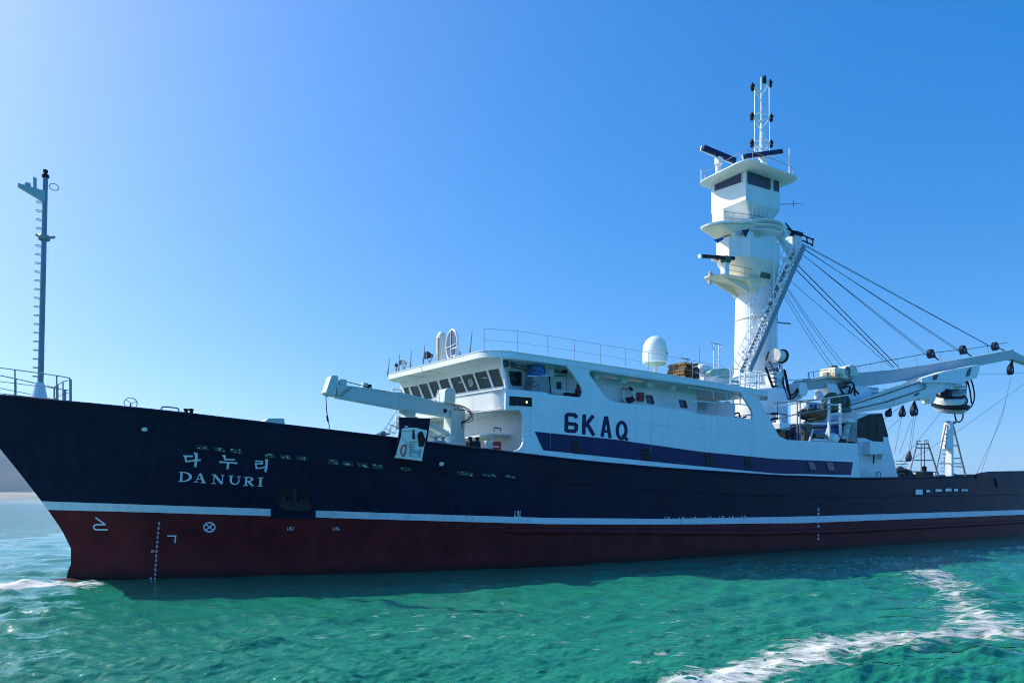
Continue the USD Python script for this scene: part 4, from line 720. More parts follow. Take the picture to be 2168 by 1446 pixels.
part(ship, 'front_handle', tube([(16.992, -4.62, 6.911), (16.974, -4.65, 7.102), (17.374, -4.65, 7.073), (17.392, -4.62, 6.931)], .03, 5), 'black_gear')
part(ship, 'front_ledge', [bx(17.0, 18.3, -4.2, 2.5, 6.75, 6.83), bx(17.1, 17.2, -4.2, -4.1, 5, 6.8)], 'white_paint')
# ---- the bulwark gate: navy surround with a pale lit recess
gt = part(ship, 'bulwark_gate', plate_xz(Polygon(xz([(10.881, -6.35, 7.125), (12.432, -6.35, 7.14), (12.336, -6.35, 6.519), (12.24, -6.35, 5.974), (12.049, -6.35, 5.257), (11.978, -6.35, 5.212), (10.721, -6.35, 5.326), (10.79, -6.35, 5.813), (10.904, -6.35, 6.557)])), -6.46, -6.38), 'navy_hull', label='navy framed boarding gate standing up from the bulwark with a pale panel')
part(gt, 'gate_panel', plate_xz(Polygon(xz([(11.005, -6.48, 6.615), (11.328, -6.48, 6.674), (11.725, -6.48, 6.683), (11.985, -6.48, 6.621), (12.247, -6.48, 6.591), (12.151, -6.48, 6.071), (11.985, -6.48, 5.271), (10.708, -6.48, 5.383), (10.822, -6.48, 5.807), (10.959, -6.48, 6.233)])), -6.49, -6.47), 'pink_grey')
part(gt, 'gate_sill', beam((10.645, -6.52, 5.338), (11.965, -6.52, 5.226), .08, .08), 'cream_paint')
part(gt, 'panel_edge', tubes([[(10.882, -6.5, 6.502), (11.528, -6.5, 6.533)], [(10.996, -6.5, 6.213), (11.412, -6.5, 5.806), (11.412, -6.5, 5.382)]], .012, 4), 'rail_grey')
part(gt, 'hand_lamp', cbx((11.136, -6.52, 6.724)[0], (11.263, -6.52, 6.731)[0], -6.54, -6.46, (11.194, -6.52, 6.685)[2], (11.194, -6.52, 6.748)[2], .01), 'white_clean')
part(gt, 'coat', hull(thick(-6.53, -6.5, [(11.755, -6.515, 6.351), (11.85, -6.515, 6.505), (11.992, -6.515, 6.533), (12.063, -6.515, 6.365), (12.158, -6.515, 6.155), (12.039, -6.515, 5.828), (11.826, -6.515, 5.842)])), 'black_gear')
part(gt, 'bottle', hull(thick(-6.52, -6.5, [(11.524, -6.51, 6.596), (11.594, -6.51, 6.6), (11.641, -6.51, 6.155), (11.5, -6.51, 6.17)])), 'navy_letter')
part(gt, 'red_hose', tube(catmull([(10.964, -6.52, 5.473), (10.941, -6.52, 5.662), (11.056, -6.52, 5.856), (11.194, -6.52, 5.861), (11.171, -6.52, 5.585), (11.079, -6.52, 5.392), (10.987, -6.52, 5.453)], 6), .03, 6), 'hose_red', True)
part(gt, 'gate_ladder', tubes([[(11.402, -6.52, 5.36), (11.402, -6.52, 6.038), (11.706, -6.52, 6.04)], [(11.449, -6.52, 5.913), (11.612, -6.52, 5.908)], [(11.449, -6.52, 5.807), (11.612, -6.52, 5.802)], [(11.449, -6.52, 5.701), (11.612, -6.52, 5.696)], [(11.449, -6.52, 5.594), (11.871, -6.52, 5.576)], [(11.894, -6.52, 5.759), (11.847, -6.52, 5.351)]], .022, 5), 'rail_grey')
part(gt, 'lower_panel', plate_xz(Polygon(xz([(11.458, -6.5, 5.723), (11.975, -6.5, 5.698), (11.881, -6.5, 5.332), (11.458, -6.5, 5.362)])), -6.505, -6.492), 'crane_grey')
# ---- anchor
a0 = (6.877, -4.127, 3.391)
an = thing('anchor', 'dark stockless anchor housed in the bow pocket above the white stripe', 'anchor', a0)
A_ = lambda L, d=.12: hull([(p[0], p[1]-e, p[2]) for p in L for e in (.04, d)])
part(an, 'shank', A_([(6.734, -4.328, 3.932), (6.866, -4.371, 3.932), (6.978, -4.141, 3.349), (6.787, -4.077, 3.349)], .16), 'anchor_steel')
part(an, 'crown', A_([(6.31, -3.934, 3.392), (7.463, -4.281, 3.306), (7.578, -4.187, 3.009), (7.279, -4.053, 2.925), (6.586, -3.838, 2.971), (6.269, -3.785, 3.099)], .22), 'anchor_steel')
part(an, 'fluke', A_([(6.315, -3.916, 3.35), (6.393, -4.079, 3.642), (6.574, -4.025, 3.392)], .18), 'anchor_steel'); part(an, 'fluke', A_([(7.15, -4.198, 3.349), (7.309, -4.364, 3.6), (7.468, -4.263, 3.263)], .18), 'anchor_steel')
part(an, 'palm', A_([(6.591, -4.108, 3.558), (6.73, -4.058, 3.349), (6.579, -4.007, 3.35)], .2), 'anchor_steel'); part(an, 'palm', A_([(7.035, -4.16, 3.349), (7.142, -4.291, 3.558), (7.193, -4.193, 3.306)], .2), 'anchor_steel')

# ---- on the bridge roof
t = thing('satellite_dome', 'large white satellite radome on a post above the call sign', 'satellite dome', (29.84, -3, 10.5))
part(t, 'radome', lathe([(.0, 13.58), (.2, 13.56), (.42, 13.46), (.6, 13.28), (.72, 13.02), (.77, 12.7), (.78, 12.2), (.775, 11.95), (.7, 11.88)], (29.84, -3, 0), 36), 'dome_white', 40)
part(t, 'dome_base', lathe([(.76, 11.95), (.6, 11.78), (.3, 11.72), (0, 11.72)], (29.84, -3, 0), 36), 'cover_green', 40)
part(t, 'post', lathe([(.11, 10.4), (.11, 11.75)], (29.84, -3, 0), 12), 'cream_paint', 40)
part(t, 'seam', lathe([(.778, 12.55), (.79, 12.56), (.79, 12.58), (.778, 12.59)], (29.84, -3, 0), 36), 'cream_paint')
for k, a in enumerate(np.radians(np.linspace(-78, -38, 7))): part(t, 'lettering', hull([(29.84+.79*math.cos(a+e), -3+.79*math.sin(a+e), z) for e in (-.03, .03) for z in (12.42, 12.49)]+[(29.84+.77*math.cos(a), -3+.77*math.sin(a), 12.45)]), 'navy_letter')
t = thing('roof_cabinet', 'pale green box beside the satellite dome post', 'cabinet', (30.6, -2.6, 10.5)); part(t, 'box', cbx(30.5, 31.6, -2.9, -2.1, 10.4, 11.25, .03), 'cover_green'); part(t, 'lid', cbx(30.45, 31.65, -2.95, -2.05, 11.25, 11.31, .02), 'white_clean')
dz = lambda x, y: float(roof_z(x, y))
def fs(*a): return a
c = (16.4, -1.22, 11.773); t = thing('fender_dome', 'oval white rimmed antenna dish with a crossed face on the bridge roof', 'antenna dish', (16.4, c[1], c[2]-.75))
ov = [(16.4+.10*0, c[1]+.62*math.cos(a), c[2]+.1+(.78 if math.sin(a) > 0 else .85)*math.sin(a)) for a in np.linspace(0, 2*np.pi, 28, endpoint=False)]
part(t, 'dish_rim', tube(ov, .065, 8, closed=True), 'white_clean', True); part(t, 'dish_face', hull([(x+d, c[1]+(y-c[1])*.95, z) for x, y, z in ov for d in (-.05, .10)]), 'dish_blue')
part(t, 'cross_bar', [tube([(16.32, c[1]-.6, c[2]+.03), (16.32, c[1]+.6, c[2]-.05)], .025, 5), tube([(16.32, c[1], c[2]+.88), (16.32, c[1], c[2]-.75)], .025, 5)], 'white_clean'); part(t, 'foot', cbx(16.3, 16.8, c[1]-.3, c[1]+.3, dz(16.4, c[1])-.02, dz(16.4, c[1])+.25, .03), 'white_clean')
c = (16.6, 0.375, 12.012); t = thing('roof_pillar', 'cream rounded pillar beside the oval antenna dish', 'pillar', (16.6, c[1], c[2]-1))
part(t, 'pillar_body', hull([(16.6+r*math.cos(a), c[1]+r*1.3*math.sin(a), z) for a in np.linspace(0, 6.28, 14) for r, z in ((.27, c[2]-1.05), (.27, c[2]+.62), (.16, c[2]+.82))]), 'cream_paint', 40); part(t, 'side_strip', cbx(16.30, 16.35, c[1]-.12, c[1]-.02, c[2]-.9, c[2]+.5, .01), 'hose_tan')
def floodlight(px, label, k, dark):
    t = thing('search_light', label, 'search light', (px[0], px[1], dz(px[0], px[1])))
    x, y, z = px; s = .25*k
    part(t, 'lamp_head', hull([(x-s, y-s*.8, z-s*.7), (x-s, y+s*.8, z-s*.7), (x-s*.9, y-s*.8, z+s*.9), (x-s*.9, y+s*.8, z+s*.9), (x+s*.6, y-s*.4, z-s*.3), (x+s*.6, y+s*.4, z-s*.3), (x+s*.6, y-s*.4, z+s*.3), (x+s*.6, y+s*.4, z+s*.3)]), dark)
    part(t, 'lens', hull([(x-s*1.06, y+a*s*.62, z+b*s*.6) for a in (-1, 1) for b in (-.8, 1.1)]+[(x-s*.95, y+a*s*.62, z+b*s*.6) for a in (-1, 1) for b in (-.8, 1.1)]), 'glass_grey')
    part(t, 'yoke', [tube([(x, y-s*.95, z), (x, y-s*.95, z-s), (x, y+s*.95, z-s), (x, y+s*.95, z)], .03, 5), tube([(x, y, z-s), (x, y, dz(x, y)-.05)], .05, 6)], 'rail_grey')
floodlight((16.2, 4.475, 11.681), 'grey square floodlight near the starboard end of the bridge roof', 1.0, 'crane_grey')
floodlight((16.2, 1.054, 11.571), 'black lattice faced floodlight on the middle of the bridge roof edge', 1.0, 'black_gear')
floodlight((16, -2.58, 11.15), 'white searchlight in front of the oval antenna dish', 1.1, 'white_clean')
for (a, b, lb) in (([(15.9, 6.266, 11.27), (15.9, 5.976, 12.202)], None, 'outermost whip antenna on the starboard tip of the bridge roof'), ([(15.9, 4.985, 11.266), (15.9, 4.985, 11.815)], None, 'short whip antenna with a clamp near the starboard roof tip'), ([(15.9, 4.639, 11.303), (15.9, 4.502, 12.201)], None, 'thin whip antenna left of the grey floodlight'), ([(15.9, 2.976, 11.287), (15.9, 2.848, 12.185)], None, 'tall whip antenna right of the grey floodlight'), ([(15.9, 1.292, 11.254), (15.9, 1.052, 12.237)], None, 'tall whip antenna left of the black floodlight'), ([(15.9, -4.05, 10.949), (15.9, -4.266, 11.897)], None, 'lone roof post right of the white searchlight')):
    p, q = a; t = thing('whip_antenna', lb, 'antenna', p); part(t, 'whip', tube([(p[0], p[1], p[2]-.1), q], [.035, .02], 6), 'rail_grey'); part(t, 'socket', lathe([(.06, -.12), (.06, .15), (0, .16)], p, 8), 'rail_grey')
    if 'clamp' in lb: part(t, 'clamp', cbx(p[0]-.08, p[0]+.08, p[1]-.1, p[1]+.1, p[2]+.25, p[2]+.42, .02), 'black_gear')
p, q = [(31.663, -4, 11.156), (31.663, -4, 12.252)]; t = thing('whip_antenna', 'grey roof post left of the wooden pallet stack', 'antenna', p); part(t, 'whip', tube([(p[0], p[1], 10.2), q], .04, 6), 'rail_grey'); part(t, 'cross_arm', tube([(31.08, -4, 12.193), (31.831, -4, 12.18)], .03, 5), 'rail_grey')
p, q = [(33.811, -3, 12.257), (33.811, -3, 13.308)]; t = thing('whip_antenna', 'slim free standing antenna behind the wooden pallet stack', 'antenna', p); part(t, 'whip', tube([(p[0], p[1], 10.2), q], [.045, .025], 6), 'rail_grey'); part(t, 'socket', lathe([(.07, -.1), (.07, .4), (0, .42)], (p[0], p[1], 10.3), 8), 'rail_grey')
# pallets
t = thing('pallet_stack', 'stack of brown wooden pallets lashed on the house roof', 'pallets', (33, -4.6, 10.2))
rg = np.random.default_rng(3); z = 10.15
x0p, x1p = (29.995, -5.2, 10.986)[0], (31.13, -5.2, 11.089)[0]
for k in range(8):
    o = rg.uniform(-.06, .06) + (.12 if k > 5 else 0)
    for j in range(4): part(t, 'slat', bx(x0p+o+.0, x1p-.25+o, -5.3+j*.4, -5.0+j*.4, z, z+.035), 'wood_brown')
    for j in range(3): part(t, 'bearer', bx(x0p+o+j*.5, x0p+o+j*.5+.12, -5.3, -3.9, z+.037, z+.155), 'wood_brown')
    z += .195
part(t, 'lashing', tubes([[(x1p-.42, -5.33, 10.1), (x1p-.5, -5.35, z-.2), (x1p-.6, -4.6, z+.05)]], .02, 5), 'cream_paint')
t = thing('black_crate', 'dark crate pushed against the pallet stack', 'crate', (33.4, -4.5, 10.2)); part(t, 'crate_body', cbx(x1p-.15, x1p+.55, -5.0, -4.0, 10.15, 11.45, .04), 'black_gear')
for k in range(3): part(t, 'crate_strap', bx(x1p-.1, x1p+.45, -5.03, -5.0, 10.35+.38*k, 10.43+.38*k), 'door_blue')
p = (32.978, -4.2, 11.606); t = thing('life_raft', 'white rounded life raft canister behind the pallets', 'life raft', p); part(t, 'canister', lathe([(0, -.6), (.22, -.55), (.34, -.42), (.36, 0), (.34, .42), (.22, .55), (0, .6)], p, 18, 'x'), 'white_clean', 40); part(t, 'cradle', cbx(p[0]-.4, p[0]+.4, p[1]-.3, p[1]+.3, 10.1, p[2]-.25, .03), 'white_clean'); part(t, 'band', lathe([(.37, -.05), (.37, .05)], p, 18, 'x'), 'cream_paint')
t = thing('covered_boat', 'small boat under a pale green cover on the house roof', 'boat', (34.6, -4.3, 10.2))
bb = [(32.525, -4.3, 11.341), (32.868, -4.3, 11.521), (34.091, -4.3, 11.695), (34.625, -4.3, 11.532), (34.446, -4.3, 11.089), (33.214, -4.3, 11.013), (32.696, -4.3, 11.088)]
part(t, 'boat_cover', plate_xz(rnd(xz(bb), .12), -5.0, -3.6), 'cover_green', 30); part(t, 'boat_hull', hull([(x, y, z_) for x, y, z_ in ((bb[0][0]-.1, -4.3, bb[0][2]), (bb[3][0]+.2, -5.0, bb[3][2]-.1), (bb[3][0]+.2, -3.6, bb[3][2]-.1), (bb[6][0]+.2, -5.05, bb[6][2]), (bb[6][0]+.2, -3.5, bb[6][2]), (bb[4][0], -4.3, 10.2), (bb[6][0]+.4, -4.3, 10.15))]), 'white_clean')
part(t, 'fender_pad', [cbx(bb[3][0]+.05, bb[3][0]+.6, -5.1, -4.8, 10.35+.25*k, 10.5+.25*k, .04) for k in range(3)], 'cover_green')
t = thing('roof_ladder', 'white ladder frame standing at the foot of the inclined ladder', 'ladder', (36.5, -3, 10.2))
part(t, 'stile', tubes([[(35.159, -3, 11.698), (35.159, -3, 13.739)], [(35.664, -3, 11.744), (35.664, -3, 13.764)]], .045, 6), 'white_clean'); part(t, 'top_frame', tubes([[(34.932, -3, 13.744), (35.988, -3, 13.737), (35.664, -3, 13.227)], [(34.932, -3, 13.744), (35.159, -3, 13.236)]], .03, 5), 'rail_grey')
for y in (755, 763, 771, 779): part(t, 'rung', tube([{755: (35.159, -3, 12.86), 763: (35.159, -3, 12.609), 771: (35.159, -3, 12.357), 779: (35.159, -3, 12.106)}[y], {755: (35.664, -3, 12.896), 763: (35.664, -3, 12.643), 771: (35.664, -3, 12.391), 779: (35.664, -3, 12.138)}[y]], .03, 5), 'white_clean')
t = thing('pipe_stand', 'white pipe stand at the after edge of the house roof', 'pipe stand', (39, -3, 10))

for a, b in (((37.666, -3.5, 10.831), (37.666, -3.5, 12.015)), ((38.836, -3.5, 10.859), (38.836, -3.5, 12.058)), ((39.382, -3.5, 11.358), (39.382, -3.5, 11.945))): part(t, 'upright', tube([a, b], .06, 6), 'white_clean')
part(t, 'cross_bar', tubes([[(37.666, -3.5, 11.631), (40.036, -3.5, 12.036)], [(37.811, -3.5, 11.259), (39.382, -3.5, 11.423)], [(38.296, -3.5, 10.946), (39.084, -3.5, 11.658)]], .05, 6), 'white_clean')
# ---- inside the side openings
t = thing('blue_tarpaulin', 'bright blue tarpaulin bundle in the forward side opening', 'tarpaulin', (19.061, -5.5, 9.779))
tv = trimesh.creation.icosphere(3); v = tv.vertices; nn = meshkit.fbm(v*3+5, 3, 2)
v = v*(.75+.6*nn)[:, None]*np.array([.48, .35, .42]); v[:, 2] = np.maximum(v[:, 2], -.36); part(t, 'bundle', trimesh.Trimesh(v+np.array((18.996, -5.55, 10.035)), tv.faces), 'tarp_blue', True)
part(t, 'hanging_fold', hull(thick(-5.7, -5.5, [(19.08, -5.6, 10.377), (19.349, -5.6, 10.33), (19.259, -5.6, 9.832), (19.02, -5.6, 9.762)])), 'tarp_blue')
t = thing('covered_gear', 'grey sheeted gear with a loose line below the blue tarpaulin', 'covered gear', (18.961, -5.6, 9.002))
part(t, 'grey_sheet', plate_xz(rnd(xz([(18.459, -5.6, 9.568), (18.842, -5.6, 9.746), (19.439, -5.6, 9.75), (19.5, -5.6, 8.799), (18.401, -5.6, 8.814)]), .08), -5.95, -5.3), 'cover_grey', 30); part(t, 'line', tube(catmull([(18.127, -6, 9.295), (18.214, -6, 9.231), (18.417, -6, 9.391), (18.534, -6, 9.425), (18.272, -6, 9.164), (18.563, -6, 9.188), (18.856, -6, 9.284)], 5), .015, 5), 'black_gear'); part(t, 'top_lip', tube([(18.224, -5.9, 9.675), (18.721, -5.9, 9.695), (19.374, -5.9, 9.801)], .04, 6), 'white_clean')
part(t, 'dark_gap', [plate_xz(Polygon(xz([(19.613, -5.4, 9.817), (19.765, -5.4, 9.83), (19.735, -5.4, 9.16), (19.644, -5.4, 9.178)])), -5.45, -5.4)], 'black_gear')
t = thing('hanging_bracket', 'white pipe frame with a box hung before the weather door', 'pipe frame', (19.76, -5.7, 9.839))
part(t, 'pipe', tubes([[(19.476, -5.8, 9.8), (19.446, -5.8, 10.309), (19.657, -5.8, 10.477), (19.869, -5.8, 10.326), (19.93, -5.8, 9.865), (19.476, -5.8, 9.8)], [(19.476, -5.8, 10.264), (19.9, -5.8, 10.304)]], .03, 6), 'white_clean'); part(t, 'pocket', plate_xz(rnd(xz([(19.536, -5.8, 10.123), (19.839, -5.8, 10.151), (19.839, -5.8, 9.881), (19.536, -5.8, 9.854)]), .03), -5.85, -5.78), 'door_blue')
t = thing('wall_cabinet', 'small black cabinet at the after top of the forward side opening', 'cabinet', (21.088, -5, 10.382)); part(t, 'cabinet_body', cbx((20.961, -5, 10.547)[0], (21.247, -5, 10.575)[0], -5.25, -5.02, (21.088, -5, 10.204)[2], (21.088, -5, 10.56)[2], .02), 'black_gear'); part(t, 'cable', tubes([[(20.416, -5.1, 10.33), (20.823, -5.1, 10.292)], [(20.353, -5.1, 10.55), (20.886, -5.1, 10.45)]], .02, 5), 'frame_rubber')
t = thing('fire_extinguisher', 'dark red extinguisher at the after corner of the forward opening', 'extinguisher', (21.362, -6, 8.842)); p = (21.283, -6.1, 9.024)
part(t, 'cylinder', lathe([(0, -.42), (.15, -.40), (.16, .2), (.1, .3), (0, .32)], p, 14), 'red_gear', 40); part(t, 'valve', lathe([(.05, .3), (.09, .36), (.09, .46), (0, .5)], p, 10), 'black_gear', 40); part(t, 'label_band', lathe([(.163, -.02), (.163, .1)], p, 14), 'navy_letter')
t = thing('hose_reel', 'black hose drum on the rail beside the dark red extinguisher', 'hose drum', (20.782, -6.1, 8.862)); p = (20.782, -6.1, 8.874)
part(t, 'drum', lathe([(0, -.38), (.14, -.38), (.14, .38), (0, .38)], p, 14, 'x'), 'black_gear', 40); part(t, 'hand_bar', tube(catmull([(19.732, -6.15, 8.997), (20.342, -6.15, 8.995), (20.993, -6.15, 8.971), (21.118, -6.15, 8.757)], 5), .03, 6), 'white_clean', True)
t = thing('wing_lamp', 'cluster of dark lamps under the roof at the bridge wing', 'lamp', (16.953, -5.8, 10.235)); part(t, 'lamp_cage', [lathe([(0, -.18), (.2, -.1), (.22, .08), (.1, .16)], (16.925, -5.8, 10.161), 12)], 'frame_rubber', 40); part(t, 'lamp_cage', [lathe([(0, -.15), (.13, -.1), (.14, .08), (.05, .14)], (17.449, -5.6, 10.195), 12)], 'frame_rubber', 40); part(t, 'bracket', tubes([[(16.981, -5.8, 10.473), (16.925, -5.8, 10.185)], [(17.242, -5.7, 10.42), (17.27, -5.7, 10.044), (17.045, -5.7, 9.999)]], .03, 5), 'white_clean')
p = (25.563, -5.25, 9.342); t = thing('life_ring', 'round life ring with dark bindings in the long side opening', 'life ring', p)
for k in range(8):
    a = np.linspace(k*math.pi/4, (k+1)*math.pi/4, 5); part(t, 'ring_segment', tube([(p[0]+.40*math.cos(b), p[1], p[2]+.42*math.sin(b)) for b in a], .085, 8), 'black_gear' if k in (1, 6) else 'pink_grey', True)
part(t, 'line_bag', hull([(x, y, z) for y in (-5.5, -5.25) for x, _, z in [(25.304, -5.3, 9.156), (25.696, -5.3, 9.239), (25.876, -5.3, 9.036), (25.66, -5.3, 8.887), (25.375, -5.3, 8.921)]]), 'black_gear'); part(t, 'light', cbx(p[0]-.3, p[0]-.05, -5.5, -5.3, p[2]-.8, p[2]-.55, .03), 'black_gear'); part(t, 'top_line', tube(catmull([(25.038, -5.4, 9.578), (25.32, -5.4, 9.653), (25.605, -5.4, 9.729), (25.784, -5.4, 9.609)], 5), .025, 5), 'black_gear')
p0, p1 = [(26.404, -5.1, 9.571), (26.864, -5.1, 9.087)]; t = thing('fire_hose_box', 'flat red fire hose box beside the life ring', 'hose box', (p0[0], -5, p1[2])); part(t, 'box_body', cbx(p0[0], p1[0], -5.2, -5.02, p1[2], p0[2], .02), 'red_gear'); part(t, 'door', cbx(p0[0]+.05, p1[0]-.05, -5.225, -5.2, p1[2]+.05, p0[2]-.05, .01), 'red_gear'); part(t, 'handle', cbx(p1[0]-.13, p1[0]-.09, -5.25, -5.225, (p1[2]+p0[2])/2-.08, (p1[2]+p0[2])/2+.08, .008), 'black_gear')
t = thing('swan_pipe', 'black bent pipe at the after end of the long side opening', 'pipe', (33.954, -6, 8.415)); part(t, 'bend', tube(catmull([(33.692, -6, 8.693), (33.998, -6, 8.771), (34.13, -6, 8.602), (34.218, -6, 8.431), (34.484, -6, 8.505), (34.751, -6, 8.58)], 6), .055, 7), 'black_gear', True); part(t, 'stub', tube([(33.736, -6, 8.462), (34.086, -6, 8.452)], .06, 6), 'black_gear')

# ================================================================ booms, net hauler, rigging and stern frames
def box_boom(path, name, pts, w, hs, mt):
    """A box girder through pts with depth hs at each."""
    for (p, q), (a, b) in zip(zip(pts[:-1], pts[1:]), zip(hs[:-1], hs[1:])):
        p, q = np.asarray(p, float), np.asarray(q, float)
        part(path, name, hull([r+[0, s*w/2, e*h/2] for r, h in ((p, a), (q, b)) for s in (-1, 1) for e in (-1, 1)]), mt)
bm_ = thing('cargo_boom', 'long grey main boom rising aft from the tower foot over the stern', 'boom', (47.5, -2, 12))
box_boom(bm_, 'boom_section', [(45.425, -2, 11.839), (48.343, -2, 12.368), (52.527, -2, 12.871), (57.626, -2, 13.624), (63.62, -2, 14.717), (72.063, -2, 16.33), (79.422, -2, 17.771)], .8, [.8, .95, 1.15, 1.1, 1.02, .95, .95], 'boom_grey')
box_boom(bm_, 'boom_tip', [(79.422, -2, 17.724), (83.696, -2, 17.338)], .6, [.85, .45], 'boom_grey')
part(bm_, 'heel_block', hull(thick(-2.6, -1.4, [(48.223, -2, 12.212), (55.188, -2, 12.475), (55.256, -2, 11.468), (54.309, -2, 11.053), (50.176, -2, 10.588), (48.765, -2, 11.229)])), 'white_paint')
part(bm_, 'heel_plate', plate_xz(Polygon(xz([(49.505, -2.6, 12.315), (51.443, -2.6, 12.886), (51.252, -2.6, 12.609), (50.371, -2.6, 12.018), (49.628, -2.6, 12.032)])), -2.66, -2.6), 'frame_rubber')
part(bm_, 'gooseneck', [lathe([(0, -.6), (.55, -.6), (.55, .6), (0, .6)], (45.312, -2, 11.546), 16, 'y'), hull(thick(-2.3, -1.7, [(44.973, -2, 11.908), (46.111, -2, 12.109), (45.539, -2, 10.888), (44.861, -2, 10.663)]))], 'white_paint')
part(bm_, 'walkway', [beam((45.829, -2.2, 12.202), (47.989, -2.2, 12.639), .9, .06), beam((47.989, -2.2, 12.639), (51.886, -2.2, 13.167), .9, .06)], 'cream_paint')
part(bm_, 'bracket', hull(thick(-2.2, -1.8, [(59.802, -2, 13.937), (60.997, -2, 14.125), (60.696, -2, 13.69), (60.247, -2, 13.692)])), 'frame_rubber')
rt = [(51.856, -2.3, 13.827), (57.316, -2.3, 14.939), (63.046, -2.3, 16.095), (71.416, -2.3, 17.487), (78.213, -2.3, 18.791)]
part(bm_, 'hand_wire', tube(rt, .03, 5), 'wire_black')
part(bm_, 'boom_stanchion', tubes([[(52.892, -2.3, 14.001), (52.957, -2.3, 13.286)], [(54.552, -2.3, 14.353), (54.619, -2.3, 13.588)], [(56.055, -2.3, 14.656), (56.124, -2.3, 13.842)], [(58.533, -2.3, 15.181), (58.678, -2.3, 14.356)], [(61.502, -2.3, 15.809), (61.655, -2.3, 14.923)], [(65.439, -2.3, 16.474), (65.602, -2.3, 15.643)], [(68.784, -2.3, 17.047), (69.042, -2.3, 16.377)], [(74.163, -2.3, 17.991), (74.538, -2.3, 17.395)]], .022, 5), 'rail_grey')
part(bm_, 'walkway_rail', tubes([[(45.89, -2.6, 12.438), (45.89, -2.6, 12.827), (48.472, -2.6, 13.317)], [(46.581, -2.6, 12.534), (46.523, -2.6, 12.956)], [(46.119, -2.6, 12.281), (45.947, -2.6, 12.797)], [(41.879, -2.6, 11.986), (43.707, -2.6, 12.075), (46.119, -2.6, 12.388)], [(44.424, -2.6, 11.927), (44.48, -2.6, 12.141)]], .028, 5), 'rail_grey')
bh = [[(43.592, -2.2, 12.917), (43.541, -2.4, 12.087), (43.734, -2.5, 11.224), (44.174, -2.5, 11.049), (44.842, -2.5, 11.589), (45.547, -2.4, 12.152)], [(43.702, -2.2, 12.823), (43.624, -2.5, 11.735), (43.817, -2.6, 10.803), (44.369, -2.6, 10.982), (45.01, -2.5, 11.673), (45.66, -2.4, 12.233)], [(43.319, -2.2, 12.753), (43.054, -2.6, 11.503), (43.353, -2.7, 10.689), (43.789, -2.7, 10.79)], [(50.465, -2.7, 12.382), (51.251, -2.8, 12.509), (51.57, -2.8, 11.977), (52.083, -2.8, 11.681)], [(50.153, -2.7, 11.988), (50.495, -2.8, 12.151), (50.935, -2.8, 12.112), (50.746, -2.8, 11.654)], [(49.72, -2.7, 12.027), (50.34, -2.7, 11.524), (50.935, -2.8, 11.631), (51.442, -2.8, 12.153), (51.57, -2.8, 11.493)]]
for h in bh: part(bm_, 'hydraulic_hose', tube(catmull(h, 6), .07, 6), 'black_gear', True)
w0 = (50.3, -2, 12.904)
t = thing('boom_winch', 'cream cased winch with a round drum end on top of the main boom', 'winch', w0)
part(t, 'winch_case', cbx((48.862, -2.3, 13.469)[0], (50.588, -2.3, 13.632)[0], -2.9, -1.5, (49.595, -2.3, 12.729)[2], (49.595, -2.3, 13.502)[2], .08), 'cream_paint')
part(t, 'drum_guard', plate_xz(rnd(xz([(50.463, -2.3, 12.989), (50.651, -2.3, 13.712), (51.091, -2.3, 13.904), (51.664, -2.3, 13.846), (51.984, -2.3, 13.237), (51.856, -2.3, 13.075)]), .08), -2.85, -1.55), 'crane_grey'); part(t, 'drum_opening', lathe([(0, 0), (.38, 0), (.38, .03), (0, .03)], ((50.463, -2.9, 13.313)[0], -2.9, (50.463, -2.9, 13.313)[2]), 16, 'y'), 'machine_green')
part(t, 'case_pipe', tubes([[((48.065, -2.95, 12.653)[0]+k*.3, -2.95, (48.065, -2.95, 12.653)[2]), ((48.065, -2.95, 12.653)[0]+k*.3+.12, -2.95, (48.065, -2.95, 13.121)[2]-.1*(k % 2))] for k in range(6)], .035, 5), 'hose_tan'); part(t, 'cap', lathe([(0, .2), (.3, .18), (.4, 0)], (49.624, -2.2, 13.556), 12), 'frame_rubber', 40); part(t, 'end_box', cbx((48.379, -2.3, 13.06)[0], (48.741, -2.3, 13.093)[0], -2.5, -2.1, (48.5, -2.3, 12.634)[2], (48.5, -2.3, 13.107)[2], .03), 'rail_grey')
# second boom
b2 = thing('net_boom', 'lower white net boom reaching aft beneath the main boom', 'boom', (48, -3.2, 9))
q = [(45.315, -3.2, 9.173), (49.682, -3.2, 10.435), (51.118, -3.2, 11.046), (55.537, -3.2, 12.203), (60.193, -3.2, 13.488), (64.453, -3.2, 14.52), (69.215, -3.2, 15.519), (69.041, -3.2, 14.468), (65.261, -3.2, 13.131), (62.711, -3.2, 12.478), (59.084, -3.2, 11.687), (54.854, -3.2, 10.623), (50.301, -3.2, 9.964), (46.691, -3.2, 9.144)]
part(b2, 'boom_body', plate_xz(Polygon(xz(q)), -3.65, -2.75), 'white_paint')
part(b2, 'boom_head', plate_xz(Polygon(xz([(59.451, -3.2, 13.424), (63.26, -3.2, 14.369), (69.215, -3.2, 15.519), (69.302, -3.2, 15.139), (68.782, -3.2, 14.273), (65.261, -3.2, 13.466), (63.26, -3.2, 13.383), (59.451, -3.2, 13.066)])), -3.85, -2.55), 'white_paint')
part(b2, 'top_flange', [beam((48.898, -3.7, 10.369), (59.253, -3.7, 13.38), .06, .12), beam((50.251, -3.7, 10.168), (62.664, -3.7, 13.27), .05, .05), beam((48.898, -3.7, 9.832), (58.161, -3.7, 11.489), .05, .06)], 'cream_paint')
part(b2, 'head_lining', plate_xz(Polygon(xz([(61.343, -3.9, 13.855), (62.035, -3.9, 13.958), (61.65, -3.9, 13.481), (61.191, -3.9, 13.442)])), -3.92, -3.86), 'frame_rubber')
